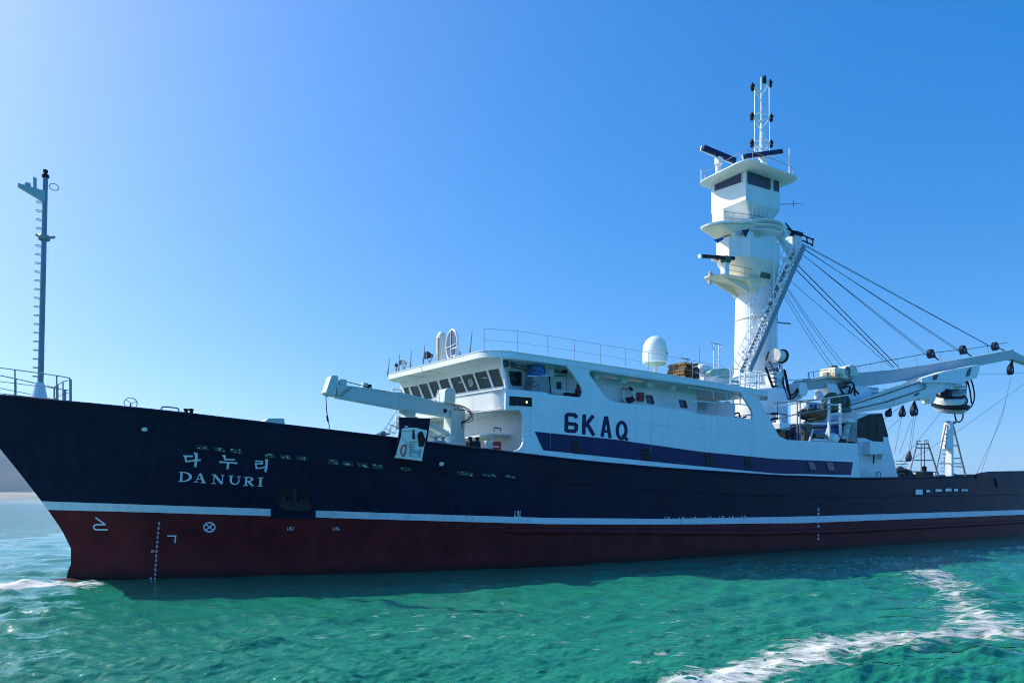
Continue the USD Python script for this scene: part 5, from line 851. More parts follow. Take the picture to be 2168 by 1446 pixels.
part(b2, 'head_lining', plate_xz(Polygon(xz([(67.119, -3.9, 14.835), (67.711, -3.9, 15.144), (67.372, -3.9, 14.353), (66.783, -3.9, 14.216)])), -3.92, -3.86), 'frame_rubber')
part(b2, 'head_lining', plate_xz(Polygon(xz([(58.595, -3.7, 11.99), (59.327, -3.7, 12.242), (59.253, -3.7, 12.079), (58.668, -3.7, 11.878)])), -3.72, -3.66), 'frame_rubber')
part(b2, 'cross_beam', [cbx((59.613, -3.9, 13.03)[0], (59.985, -3.9, 13.061)[0], -3.95, -3.85, (59.762, -3.9, 12.687)[2], (59.762, -3.9, 13.042)[2], .01)], 'cover_grey')
part(b2, 'lower_lug', plate_xz(rnd(xz([(59.673, -3.2, 11.969), (62.556, -3.2, 12.752), (62.323, -3.2, 11.918), (61.937, -3.2, 11.525), (61.172, -3.2, 11.513), (61.477, -3.2, 11.858), (60.568, -3.2, 11.793), (59.97, -3.2, 11.671)]), .05), -3.5, -2.9), 'white_paint')
part(b2, 'boom_pipe', tubes([[(49.429, -3.75, 10.507), (53.908, -3.75, 11.634), (58.793, -3.75, 12.941), (62.409, -3.75, 13.809)], [(48.518, -3.75, 9.947), (54.579, -3.75, 11.155), (60.272, -3.75, 12.667)]], .035, 5), 'wire_black')
# net hauler hanging from the head
pc = (65.303, -3.3, 12.371)
ph_ = thing('net_hauler', 'white and black net hauling block hanging beneath the boom head', 'net hauler', (pc[0], -3.3, pc[2]-1.6))
def disc(px, r, w, tilt, n=24): 
    m = lathe([(0, -w/2), (r*.8, -w/2), (r, -w*.3), (r, w*.3), (r*.8, w/2), (0, w/2)], (0, 0, 0), n)
    m.apply_transform(trimesh.transformations.rotation_matrix(tilt, [0, 1, 0])); m.apply_transform(trimesh.transformations.rotation_matrix(.25, [1, 0, 0])); m.apply_translation(px); return m
part(ph_, 'upper_cheek', disc((65.548, -3.3, 12.682), 1.1, .5, -.30), 'galvanised', 40); part(ph_, 'upper_tyre', disc((65.221, -3.3, 12.49), 1.2, .2, -.30), 'black_gear', 40)
part(ph_, 'middle_cheek', disc((64.896, -3.3, 12.008), 1.2, .6, -.22), 'white_clean', 40); part(ph_, 'middle_tyre', disc((65.221, -3.3, 11.572), 1.5, .34, -.16), 'black_gear', 40)
part(ph_, 'lower_cheek', disc((65.221, -3.3, 11.238), 1.2, .5, -.12), 'galvanised', 40); part(ph_, 'motor', [cbx(pc[0]-1.7, pc[0]-.9, -3.9, -3.2, (63.457, -3.3, 12.153)[2], (63.457, -3.3, 12.893)[2], .1)], 'black_gear')
part(ph_, 'motor_cap', cbx(pc[0]-.3, pc[0]+.5, -4.4, -3.6, (65.384, -3.3, 13.129)[2], (65.384, -3.3, 13.463)[2], .08), 'white_clean'); part(ph_, 'yoke', hull(thick(-3.7, -2.9, [(64.654, -3.3, 13.985), (66.872, -3.3, 14.178), (67.207, -3.3, 13.147), (64.252, -3.3, 12.914)])), 'white_paint'); part(ph_, 'side_arm', hull(thick(-3.2, -2.9, [(67.393, -3.05, 13.618), (68.071, -3.05, 13.802), (68.242, -3.05, 11.541), (67.224, -3.05, 11.263)])), 'galvanised')
for h in ([(68.225, -3.3, 14.511), (69.087, -3.3, 13.941), (69.522, -3.3, 12.767), (69.087, -3.3, 11.873), (67.969, -3.3, 11.285), (66.705, -3.3, 11.037)], [(68.054, -3.3, 14.367), (68.655, -3.3, 13.261), (69, -3.3, 11.996)], [(67.969, -3.3, 14.36), (67.545, -3.3, 12.961), (67.291, -3.3, 12.092)], [(65.876, -3.3, 11.07), (66.123, -3.3, 10.539), (66.289, -3.3, 10.211), (65.794, -3.3, 10.016)], [(67.46, -3.3, 11.338), (67.376, -3.3, 10.611), (66.872, -3.3, 10.243), (66.372, -3.3, 10.258)], [(68.14, -3.3, 13.947), (67.884, -3.3, 12.773), (68.225, -3.3, 12.157), (67.545, -3.3, 11.599)]): part(ph_, 'hydraulic_hose', tube(catmull(h, 6), .065, 6), 'black_gear', True)
# pulley blocks: one pear-shaped shell each, hung by a shackle
def pulley(label, c, toward, size=.85, group=None):
    """c: middle of the shell; toward: where the shackle goes."""
    c, e = np.asarray(c, float), np.asarray(toward, float); d = e-c; L = np.linalg.norm(d); d /= L
    s = np.cross(d, [0, 1, 0]); s /= np.linalg.norm(s); k = size
    t = thing('pulley_block', label, 'pulley block', tuple(c), group)
    sh = []
    for y in (-.16, .16):
        for a in np.linspace(0, 2*np.pi, 18, endpoint=False):
            r = .42*k*(1 if math.cos(a) < 0 else 1)
            sh.append(c+s*r*math.sin(a)+d*r*1.0*math.cos(a)*(1 if math.cos(a) < 0 else 1.0)+np.array([0, y, 0]))
        sh.append(c+d*k*.95+np.array([0, y*.4, 0]))
    part(t, 'shell', hull(sh), 'wire_black'); part(t, 'sheave_hub', hull([c+s*.14*k*math.sin(a)-d*.0+d*.14*k*math.cos(a)+np.array([0, y, 0]) for y in (-.19, .19) for a in np.linspace(0, 6.28, 10)]), 'steel_grey'); part(t, 'shackle', tube([c+d*k*.85, c+d*max(L, k*.9)], .06, 6), 'black_gear')
G = None
pulley('black pulley block nearest the tower along the top of the main boom', (64.22, -2.1, 16.251), (65.591, -2.1, 15.842), .95)
pulley('black pulley block in the middle of the three atop the main boom', (69.895, -2.1, 17.2), (71.488, -2.1, 16.792), 1.0)
pulley('black pulley block by the bent tip atop the main boom', (76.132, -2.1, 18.22), (78.086, -2.1, 18.038), 1.0)
pulley('black pulley block hanging alone below the main boom tip', (79.387, -2.1, 16.19), (79.895, -2.1, 17.472), 1.1)
pulley('tilted black pulley block under the root of the net boom', (55.606, -3.2, 10.287), (55.882, -3.2, 10.689), .62)
pulley('slim black pulley block under the middle of the net boom', (57.638, -3.2, 10.449), (57.781, -3.2, 11.124), .7)
pulley('largest black pulley block hanging under the net boom beside its lug', (59.451, -3.2, 10.719), (59.525, -3.2, 11.52), .95)
pulley('small dark pulley block low down beside the near stern frame', (58.646, -3.2, 6.759), (58.792, -3.2, 7.357), .6)
def wire(label, pts, r=.028, group=None, sag=0):
    r = r*.8
    pts = [np.asarray(p, float) for p in pts]
    if sag and len(pts) == 2:
        pts = [pts[0]*(1-t)+pts[1]*t-np.array([0, 0, sag*4*t*(1-t)]) for t in np.linspace(0, 1, 9)]
    n = free_name('/World', 'rigging_wire'); base_of['/World'] = np.zeros(3)
    base = pts[0]; path = '/World/'+n
    m = tube(pts, r, 5); m.vertices -= base
    pr = usdkit.mesh(stage, path, m, M['wire_black']); x = UsdGeom.Xformable(pr)
    x.AddTranslateOp().Set(Gf.Vec3d(*map(float, world(base)))); x.AddRotateZOp().Set(SHIP_ROT)
    meta(pr.GetPrim(), label, 'wire', group)
g1, g2, g3, g4 = 'topping wires to the outermost block', 'topping wires to the middle block', 'topping wires to the inner block', 'heavy wires to the middle of the main boom'
HD = [(46.514, -1.3, 23.112), (46.167, -1.3, 23.191), (46.747, -1.3, 23.046)]
wire('upper of the two wires from the tower head to the block at the boom tip', [(46.514, -1.3, 23.148), (75.557, -2.1, 18.087)], .026, g1)
wire('lower of the two wires from the tower head to the block at the boom tip', [(46.747, -1.3, 23.01), (76.325, -2.1, 17.941)], .026, g1)
wire('lower of the two wires from the tower head to the middle boom block', [(46.283, -1.3, 22.923), (69.547, -2.1, 16.899)], .026, g2)
wire('upper of the two wires from the tower head to the middle boom block', [(46.514, -1.3, 22.821), (70.246, -2.1, 16.929)], .026, g2)
wire('lower of the two wires from the tower head to the innermost boom block', [(45.708, -1.3, 22.672), (63.744, -2.1, 15.991)], .026, g3)
wire('upper of the two wires from the tower head to the innermost boom block', [(45.937, -1.3, 22.57), (64.54, -2.1, 15.989)], .026, g3)
wire('left of the two heavier wires from the tower head box to the main boom', [(44.915, -1.3, 21.525), (58.559, -2, 14.508)], .04, g4)
wire('right of the two heavier wires from the tower head box to the main boom', [(45.594, -1.3, 21.716), (59.287, -2, 14.577)], .04, g4)
wire('slack thin wire just under the two heavy boom wires', [(44.356, -1.3, 20.468), (46.815, -1.5, 19.267), (52.031, -1.7, 17.083), (55.15, -1.9, 15.757), (58.198, -2, 14.434)], .022)
g5 = 'thin wires from the tower to the boom winch'
for o, a, b in (('leftmost', (43.693, -1.3, 19.829), (49.195, -2.2, 13.589)), ('second from left', (43.858, -1.3, 20.032), (49.747, -2.2, 13.641)), ('third from left', (44.134, -1.3, 20.148), (50.743, -2.2, 13.81)), ('rightmost', (44.356, -1.3, 20.113), (51.248, -2.2, 13.934))): wire(o+' of the four thin wires from the tower to the boom winch', [a, b], .02, g5, sag=.25)
wire('short vertical line hanging from the tower head beside the column', [(44.411, -1.3, 20.726), (43.836, -1.4, 16.3)], .018)
wire('level wire crossing behind the hanging tip block to the right edge', [(70.063, -2.6, 14.945), (79.251, -2.2, 15.832), (83.911, -2, 16.429)], .02)
wire('right of the two lines dropping from the tip block to the after bulwark', [(79.59, -2.1, 15.592), (77.582, -2.4, 12.675), (70.229, -3.5, 5.595)], .018, 'lines from the tip block to the bulwark')
wire('left of the two lines dropping from the tip block to the after bulwark', [(79.59, -2.1, 15.592), (76.335, -2.6, 10.959), (69.351, -3.5, 5.538)], .018, 'lines from the tip block to the bulwark')
wire('long diagonal line from the right edge down behind the stern frames', [(81.415, -3, 15.299), (65.249, -4, 9.351), (60.53, -4.2, 7.76), (54.612, -4.5, 5.843)], .018)
wire('line rising from the near stern frame toward the net hauler', [(55.848, -4, 6.456), (58.69, -4, 8.211), (62.862, -3.6, 10.731), (64.855, -3.4, 11.412)], .018)
g6 = 'lines hanging from the net boom blocks'
for o, a, b in (('line hanging nearly straight down from the slim net boom block', (57.567, -3.2, 10.171), (55.446, -3.8, 7.025)), ('middle line hanging from the largest net boom block to the low block', (59.378, -3.2, 10.278), (57.404, -3.8, 6.505)), ('rightmost line hanging from the largest net boom block', (59.673, -3.2, 10.295), (57.832, -3.8, 7.1)), ('slanting line from the largest net boom block toward the funnel foot', (59.084, -3.2, 10.022), (56.137, -3.8, 7.046)), ('short line from the slim net boom block toward the funnel', (57.781, -3.2, 10.262), (54.841, -3.6, 8.913))): wire(o, [a, b], .018, g6)
wire('cross wire from the funnel to the slim net boom block', [(47.55, -5.6, 8.2), (51.757, -5, 9.452), (57.458, -3.3, 11.092)], .022)
# stern frames
f1 = thing('stern_gantry', 'dark trapezoid pipe frame with a float, nearer of the stern frames', 'gantry', (60, -4.2, 4))
def yy(a, b, y): return [a, b]
part(f1, 'leg', tube([(56.672, -4.2, 4.978), (58.097, -4.2, 8.019)], .07, 6), 'rail_grey'); part(f1, 'leg', tube([(61.596, -4.2, 5.04), (59.707, -4.2, 8.083)], .07, 6), 'rail_grey')
part(f1, 'inner_bar', tubes([[(58.677, -4.2, 5.081), (58.677, -4.2, 7.886)], [(59.19, -4.2, 5.949), (59.19, -4.2, 7.906)]], .05, 6), 'rail_grey')
part(f1, 'cross_bar', tubes([[(58.097, -4.2, 7.864), (59.782, -4.2, 7.929)], [(57.953, -4.2, 7.549), (59.931, -4.2, 7.619)], [(57.594, -4.2, 6.533), (60.606, -4.2, 6.613)], [(57.025, -4.2, 5.596), (61.061, -4.2, 5.63)]], .05, 6), 'rail_grey')
part(f1, 'top_cage', tubes([[(57.953, -4.2, 7.859), (57.953, -4.2, 8.13), (58.677, -4.2, 8.12)], [(59.19, -4.2, 7.906), (59.19, -4.2, 8.219), (59.782, -4.2, 8.244), (59.782, -4.2, 7.929)], [(59.485, -4.2, 7.917), (59.485, -4.2, 8.231)]], .04, 5), 'rail_grey')
t = thing('black_drum', 'black drum standing under the nearer stern frame', 'drum', (59.19, -4.2, 5.088)); part(t, 'drum_body', hull([(p[0], y, p[2]) for y in (-4.6, -3.8) for p in [(58.604, -4.2, 5.586), (59.782, -4.2, 5.607), (59.782, -4.2, 5.017), (58.604, -4.2, 5.002)]]), 'black_gear'); part(t, 'neck', lathe([(.18, 0), (.18, .45), (0, .5)], (59.19, -4.2, 5.596), 10), 'black_gear', 40)
f2 = thing('stern_gantry', 'taller stern frame with a white ladder post and dark rungs', 'gantry', (64, -4, 4))
part(f2, 'leg', tube([(61.148, -4, 5.038), (63.083, -4, 9.773)], .07, 6), 'rail_grey'); part(f2, 'leg', tube([(66.571, -4, 5.106), (64.196, -4, 9.833)], .08, 6), 'rail_grey')
part(f2, 'white_post', plate_xz(Polygon(xz([(63.241, -4, 9.904), (63.796, -4, 9.934), (63.876, -4, 5.072), (63.478, -4, 5.067), (63.478, -4, 7.675), (62.535, -4, 7.642)])), -4.25, -3.75), 'white_paint')
part(f2, 'rung', tubes([[(62.647, -4.1, 8.894), (64.393, -4.1, 8.973)], [(62.491, -4.1, 7.918), (64.96, -4.1, 8.01)], [(63.593, -4.1, 6.859), (65.45, -4.1, 6.911)], [(61.871, -4.1, 6.369), (65.696, -4.1, 6.462)], [(64.232, -4.1, 6.181), (65.696, -4.1, 6.171)], [(63.593, -4.1, 5.515), (64.635, -4.1, 5.491)]], .05, 6), 'rail_grey')
part(f2, 'ladder_rung', tubes([[a, b] for a, b in (((62.291, -4.2, 8.589), (62.916, -4.2, 8.575)), ((62.213, -4.2, 8.264), (62.838, -4.2, 8.249)), ((62.136, -4.2, 7.497), (62.681, -4.2, 7.516)), ((62.058, -4.2, 7.173), (62.603, -4.2, 7.19)), ((61.981, -4.2, 6.85), (62.525, -4.2, 6.865)), ((61.904, -4.2, 6.527), (62.447, -4.2, 6.541)), ((61.826, -4.2, 6.004), (62.369, -4.2, 6.015)), ((61.749, -4.2, 5.682), (62.291, -4.2, 5.692)))]+[[(62.681, -4.2, 8.646), (62.291, -4.2, 5.612)]], .03, 5), 'rail_grey')
part(f2, 'top_plate', tubes([[(63.005, -4, 9.972), (63.796, -4, 10.016)], [(63.796, -4, 9.852), (64.438, -4, 10.051), (65.004, -4, 10.123)]], .09, 6), 'rail_grey')
t = thing('stern_rail', 'stacked grey railing pipes behind the nearer stern frame', 'railing', (57, -3, 5)); 
for a, b in (((57.073, -3, 6.49), (59.086, -3, 6.542)), ((57.073, -3, 6.255), (58.867, -3, 6.298)), ((57.214, -3, 6.024), (58.721, -3, 6.057)), ((57.285, -3, 5.791), (58.576, -3, 5.816)), ((57.427, -3, 5.519), (59.453, -3, 5.554))): part(t, 'pipe', tube([a, b], .035, 5), 'rail_grey')
t = thing('stern_bulwark_gear', 'grey pipe rail and ladder rungs rising beside the funnel foot', 'ladder rail', (53, -5.4, 5))
part(t, 'rail', tubes([[(51.707, -5.4, 5.036), (51.707, -5.4, 6.256), (52.549, -5.4, 6.278), (52.614, -5.4, 5.048)], [(51.707, -5.4, 5.753), (52.614, -5.4, 5.772)]], .035, 5), 'rail_grey'); part(t, 'hand_wheel', tube([((49.974, -5.6, 5.148)[0]+.28*math.cos(a), -5.7, 5.15+.28*math.sin(a)) for a in np.linspace(0, 2*np.pi, 14, endpoint=False)], .03, 5, closed=True), 'navy_letter')
for o, a, b in (('slack line from the main boom bracket to the boom head', (59.158, -2.6, 13.478), (69.036, -3, 15.013)), ('line along the underside of the main boom toward the tower', (54.186, -2.6, 11.939), (64.048, -2.8, 14.123)), ('line from the boom winch casing to the net boom', (53.852, -2.6, 12.295), (60.195, -3, 13.394))): wire(o, [a, b], .025, None, sag=.35)
t = thing('net_heap', 'dark lump of net on deck behind the after bulwark', 'net', (56.195, -4, 5.128)); nv = trimesh.creation.icosphere(3); v = nv.vertices*(.7+.6*meshkit.fbm(nv.vertices*3, 3, 9))[:, None]*np.array([1.1, .8, .75]); part(t, 'heap', trimesh.Trimesh(v+np.array((56.056, -4, 5.126)), nv.faces), 'black_gear', True); part(t, 'float_line', tube(catmull([(54.077, -4.8, 5.156), (54.481, -4.8, 5.385), (55.025, -4.8, 5.356), (55.299, -4.8, 5.099)], 5), .05, 6), 'frame_rubber', True)

# ---- boat deck amidships, aft of the side opening
def B(x0, x1, y0, y1, yl): return None
t = thing('deck_vent', 'white square vent head at the forward corner of the boat deck', 'vent', (38.505, -5.8, 7.483)); part(t, 'vent_head', cbx((37.973, -5.8, 8.386)[0], (38.995, -5.8, 8.441)[0], -6.1, -5.4, (38.505, -5.8, 7.948)[2], (38.505, -5.8, 8.414)[2], .05), 'white_clean'); part(t, 'neck', hull([(p[0], y, p[2]) for y in (-6, -5.5) for p in [(38.069, -5.8, 7.927), (38.799, -5.8, 7.963), (38.554, -5.8, 7.764), (38.262, -5.8, 7.751)]]), 'machine_green'); part(t, 'top_post', cbx((38.166, -5.8, 8.86)[0], (38.408, -5.8, 8.874)[0], -5.9, -5.6, (38.262, -5.8, 8.401)[2], (38.262, -5.8, 8.928)[2], .03), 'white_clean')
t = thing('speed_boat', 'blue work boat stowed athwart on the boat deck', 'boat', (41, -3.8, 6.7))
part(t, 'boat_hull', hull([(p[0], y, p[2]) for y, L in ((-4.6, [(40.979, -4.6, 8.485), (47.489, -4.6, 8.966), (47.253, -4.6, 8.188), (41.393, -4.6, 7.787)]), (-2.6, [(43.927, -2.6, 8.696), (50.122, -2.6, 9.125), (49.998, -2.6, 8.456), (44.369, -2.6, 8.127)])) for p in L]), 'boat_blue'); part(t, 'gunwale', tube([(40.91, -4.65, 8.51), (43.996, -4.65, 8.74), (47.41, -4.65, 8.992)], .09, 6), 'white_clean'); part(t, 'fender_strip', tube([(41.024, -4.68, 8.253), (47.246, -4.68, 8.703)], .06, 6), 'navy_letter'); part(t, 'deck_box', cbx((42.752, -4, 8.894)[0], (43.836, -4, 8.954)[0], -4.4, -3.4, (43.291, -4, 8.486)[2], (43.291, -4, 8.756)[2], .05), 'navy_letter')
for i, (px0, px1, m, lb) in enumerate((([(39.09, -5.4, 8.227), (39.686, -5.4, 7.434)], None, 'black_gear', 'black machine box behind the white vent head'), ([(39.837, -5.4, 8.393), (40.75, -5.4, 7.511)], None, 'navy_letter', 'dark blue cabinet left of the blue work boat'), ([(41.391, -5.2, 8.556), (42.23, -5.2, 7.587)], None, 'frame_rubber', 'tall dark cabinet overlapping the blue work boat'))):
    a, b = px0; t = thing('deck_cabinet', lb, 'cabinet', (a[0], a[1], b[2])); part(t, 'cabinet_body', cbx(a[0], b[0], a[1]-.3, a[1]+.5, 6.6, a[2], .05), m); part(t, 'cabinet_door', cbx(a[0]+.1, b[0]-.1, a[1]-.33, a[1]-.3, 6.8, a[2]-.15, .01), m); part(t, 'handle', cbx(b[0]-.25, b[0]-.2, a[1]-.37, a[1]-.33, 7.2, 7.5, .01), 'rail_grey')
t = thing('hose_coil', 'coiled tan hoses piled above the blue work boat', 'hose', (42.5, -4.2, 8)); 
for k in range(5): part(t, 'hose_loop', tube(catmull([((42.888, -4.4, 9.101)[0]+.1*k, -4.5+.12*k, 8.15+.16*k+.05*math.sin(k)), (43.3+.08*k, -4.7+.1*k, 8.25+.2*k), (45.3, -4.4+.1*k, 8.55+.17*k), (46.0-.1*k, -4.0, 8.75+.1*k)], 6), .075, 6), 'hose_tan', True)
part(t, 'brown_pile', trimesh.Trimesh(nv.vertices*(.7+.6*meshkit.fbm(nv.vertices*3+3, 3, 4))[:, None]*np.array([1.5, .6, .45])+np.array((44.787, -3.8, 9.504)), nv.faces), 'wood_brown', True); part(t, 'black_hose', tube(catmull([(44.345, -4.6, 9.809), (43.088, -4.6, 9.595), (42.605, -4.6, 9.299), (42.765, -4.6, 8.977), (43.521, -4.6, 8.886)], 6), .06, 6), 'black_gear', True)
t = thing('green_winch', 'dark green winch under the heel of the main boom', 'winch', (47.852, -3.6, 10.133)); part(t, 'winch_drum', lathe([(0, -.7), (.75, -.7), (.75, -.6), (.5, -.55), (.5, .55), (.75, .6), (.75, .7), (0, .7)], (48.158, -3.4, 10.637), 18, 'x'), 'machine_green', 35); part(t, 'winch_bed', cbx((47.21, -3.4, 10.253)[0], (49.246, -3.4, 10.387)[0], -4.0, -2.8, (48.158, -3.4, 9.958)[2], (48.158, -3.4, 10.315)[2], .05), 'machine_green'); part(t, 'brake_band', lathe([(.78, -.1), (.78, .1)], (48.158, -3.4, 10.637), 18, 'x'), 'frame_rubber')
t = thing('white_post_ladder', 'white two post ladder standing on the boat deck edge', 'ladder', (44.014, -6, 7.315)); 
for a, b in (((43.36, -6, 7.322), (43.36, -6, 10.391)), ((44.678, -6, 7.838), (44.678, -6, 10.057))): part(t, 'post', beam(a, b, .14, .14), 'white_clean')
for a, b in (((43.36, -6, 9.934), (44.678, -6, 9.957)), ((43.36, -6, 9.281), (44.678, -6, 9.361)), ((43.36, -6, 8.661), (44.678, -6, 8.765))): part(t, 'rung', tube([a, b], .05, 6), 'white_clean')
part(t, 'strut', tubes([[(43.36, -6, 10.391), (46.092, -6, 10.825)], [(43.36, -6, 10.391), (39.965, -6, 9.798), (37.518, -6, 9.354)], [(42.447, -6, 10.293), (43.36, -6, 9.934)], [(42.554, -6, 9.912), (43.197, -6, 10.347)]], .04, 6), 'white_clean')
t = thing('white_cabin', 'white deck cabin with two small blue windows behind the rails', 'cabin', (43, -2, 8)); c0, c1 = [(46.519, -2.2, 10.757), (48.468, -2.2, 10.237)]; part(t, 'cabin_wall', cbx(c0[0], c1[0], -2.2, -.6, 6.7, c0[2], .05), 'white_clean')
for a, b in (((46.65, -2.23, 10.549), (46.942, -2.23, 10.317)), ((47.117, -2.23, 10.58), (47.47, -2.23, 10.315))): part(t, 'window', cbx(a[0], b[0], -2.26, -2.2, b[2], a[2], .01), 'boat_blue')
part(t, 'dome_light', lathe([(0, .55), (.2, .5), (.33, .3), (.36, 0), (.3, -.1)], (47.81, -2.2, 11.138), 16), 'white_clean', 40)
t = thing('boat_deck_rail', 'dark pipe railing around the boat deck above the white side', 'railing', (40, -6.1, 6.6))
part(t, 'rail_pipe', tubes([[(39.726, -6.1, 7.359), (39.726, -6.1, 9.865), (40.841, -6.1, 9.88), (43.317, -6.1, 9.888)], [(40.027, -6.1, 7.309), (40.027, -6.1, 9.855)], [(40.841, -6.1, 9.309), (40.841, -6.1, 9.88)], [(37.15, -6.1, 8.499), (39.826, -6.1, 9.057), (43.48, -6.1, 9.671)], [(37.672, -6.1, 9.722), (37.672, -6.1, 8.65)], [(44.691, -6.1, 8.394), (46.393, -6.1, 8.413), (46.451, -6.1, 7.439)], [(44.747, -6.1, 7.901), (46.393, -6.1, 7.908)], [(38.346, -6.1, 7.98), (40.33, -6.1, 8.394)], [(37.386, -6.1, 9.61), (39.826, -6.1, 9.904), (43.263, -6.1, 10.308)]], .04, 6), 'rail_grey')
part(t, 'rail_foot', [cbx(s0, s0+.5, -6.25, -5.95, 7.1, 7.45, .03) for s0 in (44.2, 45.6)], 'black_gear')
part(t, 'cleat', tubes([[(36.784, -6.2, 8.409), (37.16, -6.2, 8.582), (37.54, -6.2, 8.603)], [(36.972, -6.2, 8.874), (37.54, -6.2, 8.909)]], .08, 6), 'black_gear')
t = thing('trestle', 'white trestle bench with a green board on the boat deck', 'trestle', (42.582, -5.8, 7.271)); part(t, 'trestle_leg', tubes([[(41.424, -5.8, 7.257), (41.842, -5.8, 8.144)], [(43.064, -5.8, 7.29), (43.497, -5.8, 8.324)]], .06, 6), 'white_clean'); part(t, 'board', beam((42.078, -5.6, 7.749), (43.687, -5.6, 7.755), .5, .25), 'machine_green'); part(t, 'seat', beam((41.685, -5.8, 7.428), (43.172, -5.8, 7.425), .4, .14), 'white_clean')
t = thing('white_davit', 'pale curved davit arm beside the funnel', 'davit', (47.154, -5, 7.569)); part(t, 'arm', tube(catmull([(46.687, -5, 7.516), (47.037, -5, 8.598), (47.33, -5, 9.028), (47.685, -5, 9.152)], 6), .24, 8), 'crane_grey', True); part(t, 'brace', tube([(46.456, -5, 7.644), (47.272, -5, 8.645)], .14, 8), 'white_clean'); part(t, 'head', cbx((46.629, -5, 9.161)[0], (47.566, -5, 9.214)[0], -5.4, -4.6, (47.154, -5, 8.915)[2], (47.154, -5, 9.225)[2], .06), 'white_clean'); part(t, 'foot', cbx((45.71, -5, 8.021)[0], (46.282, -5, 8.047)[0], -5.5, -5, 6.7, 7.7, .05), 'black_gear')
t = thing('white_buoy', 'white rounded fender ball on the boat deck edge', 'fender', (43.795, -6, 7.405)); fb = trimesh.creation.icosphere(3, .42); fb.apply_scale([1.1, 1, .95]); fb.apply_translation((43.947, -5.9, 7.582)); part(t, 'ball', fb, 'white_clean', True); part(t, 'rope_eye', tube([(44.222, -5.9, 7.759), (44.443, -5.9, 7.901)], .05, 6), 'black_gear')
# cable reel and stair abaft the tower
t = thing('cable_reel', 'grey cable reel with a dark rim on the after side of the tower', 'reel', (42.935, -2, 13.473)); rc = (42.827, -2, 13.912)
part(t, 'reel_drum', lathe([(0, -.5), (.42, -.5), (.42, .4), (0, .4)], (rc[0]+.35, -2.0, rc[2]), 20, 'x'), 'white_clean', 35); part(t, 'reel_flange', lathe([(0, .36), (.52, .36), (.52, .5), (0, .5)], (rc[0]+.4, -2.0, rc[2]), 22, 'x'), 'black_gear', 35); part(t, 'reel_flange', lathe([(0, -.08), (.52, -.08), (.52, .02), (0, .02)], (rc[0]-.1, -2.1, rc[2]-.05), 22, 'x'), 'galvanised', 35); part(t, 'reel_stand', tubes([[(41.299, -2.4, 13.35), (41.561, -2.4, 13.954)], [(41.743, -2.3, 13.308), (42.379, -2.3, 12.686)], [(42.915, -2.3, 13.322), (43.023, -2.3, 12.849)]], .06, 6), 'frame_rubber')
t = thing('after_stair', 'steep white stair with dark stringers behind the tower', 'stair', (45.5, -2.4, 10)); sa, sb2 = ((41.824, -2.4, 12.791), (42.248, -2.4, 11.121)); 
part(t, 'stringer', [beam((40.862, -2.7, 12.724), (41.853, -2.7, 11.056), .06, .2), beam((42.779, -2.2, 12.979), (43.157, -2.2, 11.492), .06, .2)], 'black_gear'); part(t, 'hand_rail', tubes([[(40.707, -2.7, 12.843), (42.649, -2.5, 12.785), (43.052, -2.4, 13.079), (43.323, -2.4, 12.068)], [(40.81, -2.7, 12.987), (43.16, -2.4, 13.193)]], .04, 5), 'rail_grey')
for y in range(5): part(t, 'step', beam(((41.354, -2.6, 12.616)[0]+.12*y, -2.7, (41.354, -2.6, 12.616)[2]-.28*y), ((42.646, -2.3, 12.779)[0]+.05*y, -2.2, (42.646, -2.3, 12.779)[2]-.28*y), .2, .06), 'black_gear')
part(t, 'landing', hull(thick(-2.4, -1.6, [(42.084, -2.2, 12.57), (43.157, -2.2, 12.668), (43.157, -2.2, 10.661), (42.51, -2.2, 10.615)])), 'white_paint')
t = thing('tower_annex', 'pale round backed casing abaft the tower on the boat deck', 'casing', (46, -1, 7)); part(t, 'casing', [lathe([(1.9, 6.6), (1.9, 10.6), (1.7, 11.3), (1.2, 11.6), (0, 11.6)], (42.2, -1.2, 0), 28)], 'white_paint', 35); part(t, 'pipe_stub', tube([(39.362, -3.2, 10.412), (40.27, -3.2, 10.445)], .16, 8), 'steel_grey'); part(t, 'casing_seam', lathe([(1.91, 9.4), (1.94, 9.45), (1.91, 9.5)], (42.2, -1.2, 0), 28), 'rail_grey')

# ================================================================ the sea
wr = np.random.default_rng(11)
NW = 170
lam = np.exp(wr.uniform(np.log(.12), np.log(4.5), NW)); ang = math.radians(-4)+wr.normal(0, .38, NW)+math.pi/2+np.where(wr.random(NW) < .25, .8, 0)
amp = .0078*lam**.95*np.interp(lam, [.2, .35, .9, 1.4, 2.2, 4], [1.1, 1.2, 1.1, .85, .62, .5])
kx_, ky_ = 2*np.pi/lam*np.cos(ang), 2*np.pi/lam*np.sin(ang); ph = wr.uniform(0, 2*np.pi, NW)
def sea(x, y, cell):
    """Height of the water; waves shorter than the local mesh can carry are left to the material."""
    z = np.zeros_like(x)
    gust = meshkit.fbm(np.stack([x*.09, y*.09, 0*x], -1), 3, 3)
    for i in range(NW):
        f = np.clip(lam[i]/cell/2.4-.7, 0, 1)
        q = np.sin(kx_[i]*x+ky_[i]*y+ph[i])
        z += amp[i]*f*(q+.22*np.cos(2*(kx_[i]*x+ky_[i]*y+ph[i])+math.pi))
    d = np.stack([x-SHIP_AT[0], y-SHIP_AT[1]], -1); sx, sy = d@US, d@NS     # calmer in the lee of the hull
    lee = np.clip((-sy-6.5)/9, 0, 1); lee = np.where((sx > 0) & (sx < 82), .18+.82*lee, 1.0)
    return z*(.5+1.2*gust)*lee
rr = [6.0]
while rr[-1] < 9000:
    r = rr[-1]; rr.append(r+min(max(r*r/(739*3.6)*.55, .035), max(.35*r, 1.3) if r < 70 else .12*r))
rr = np.array(rr)
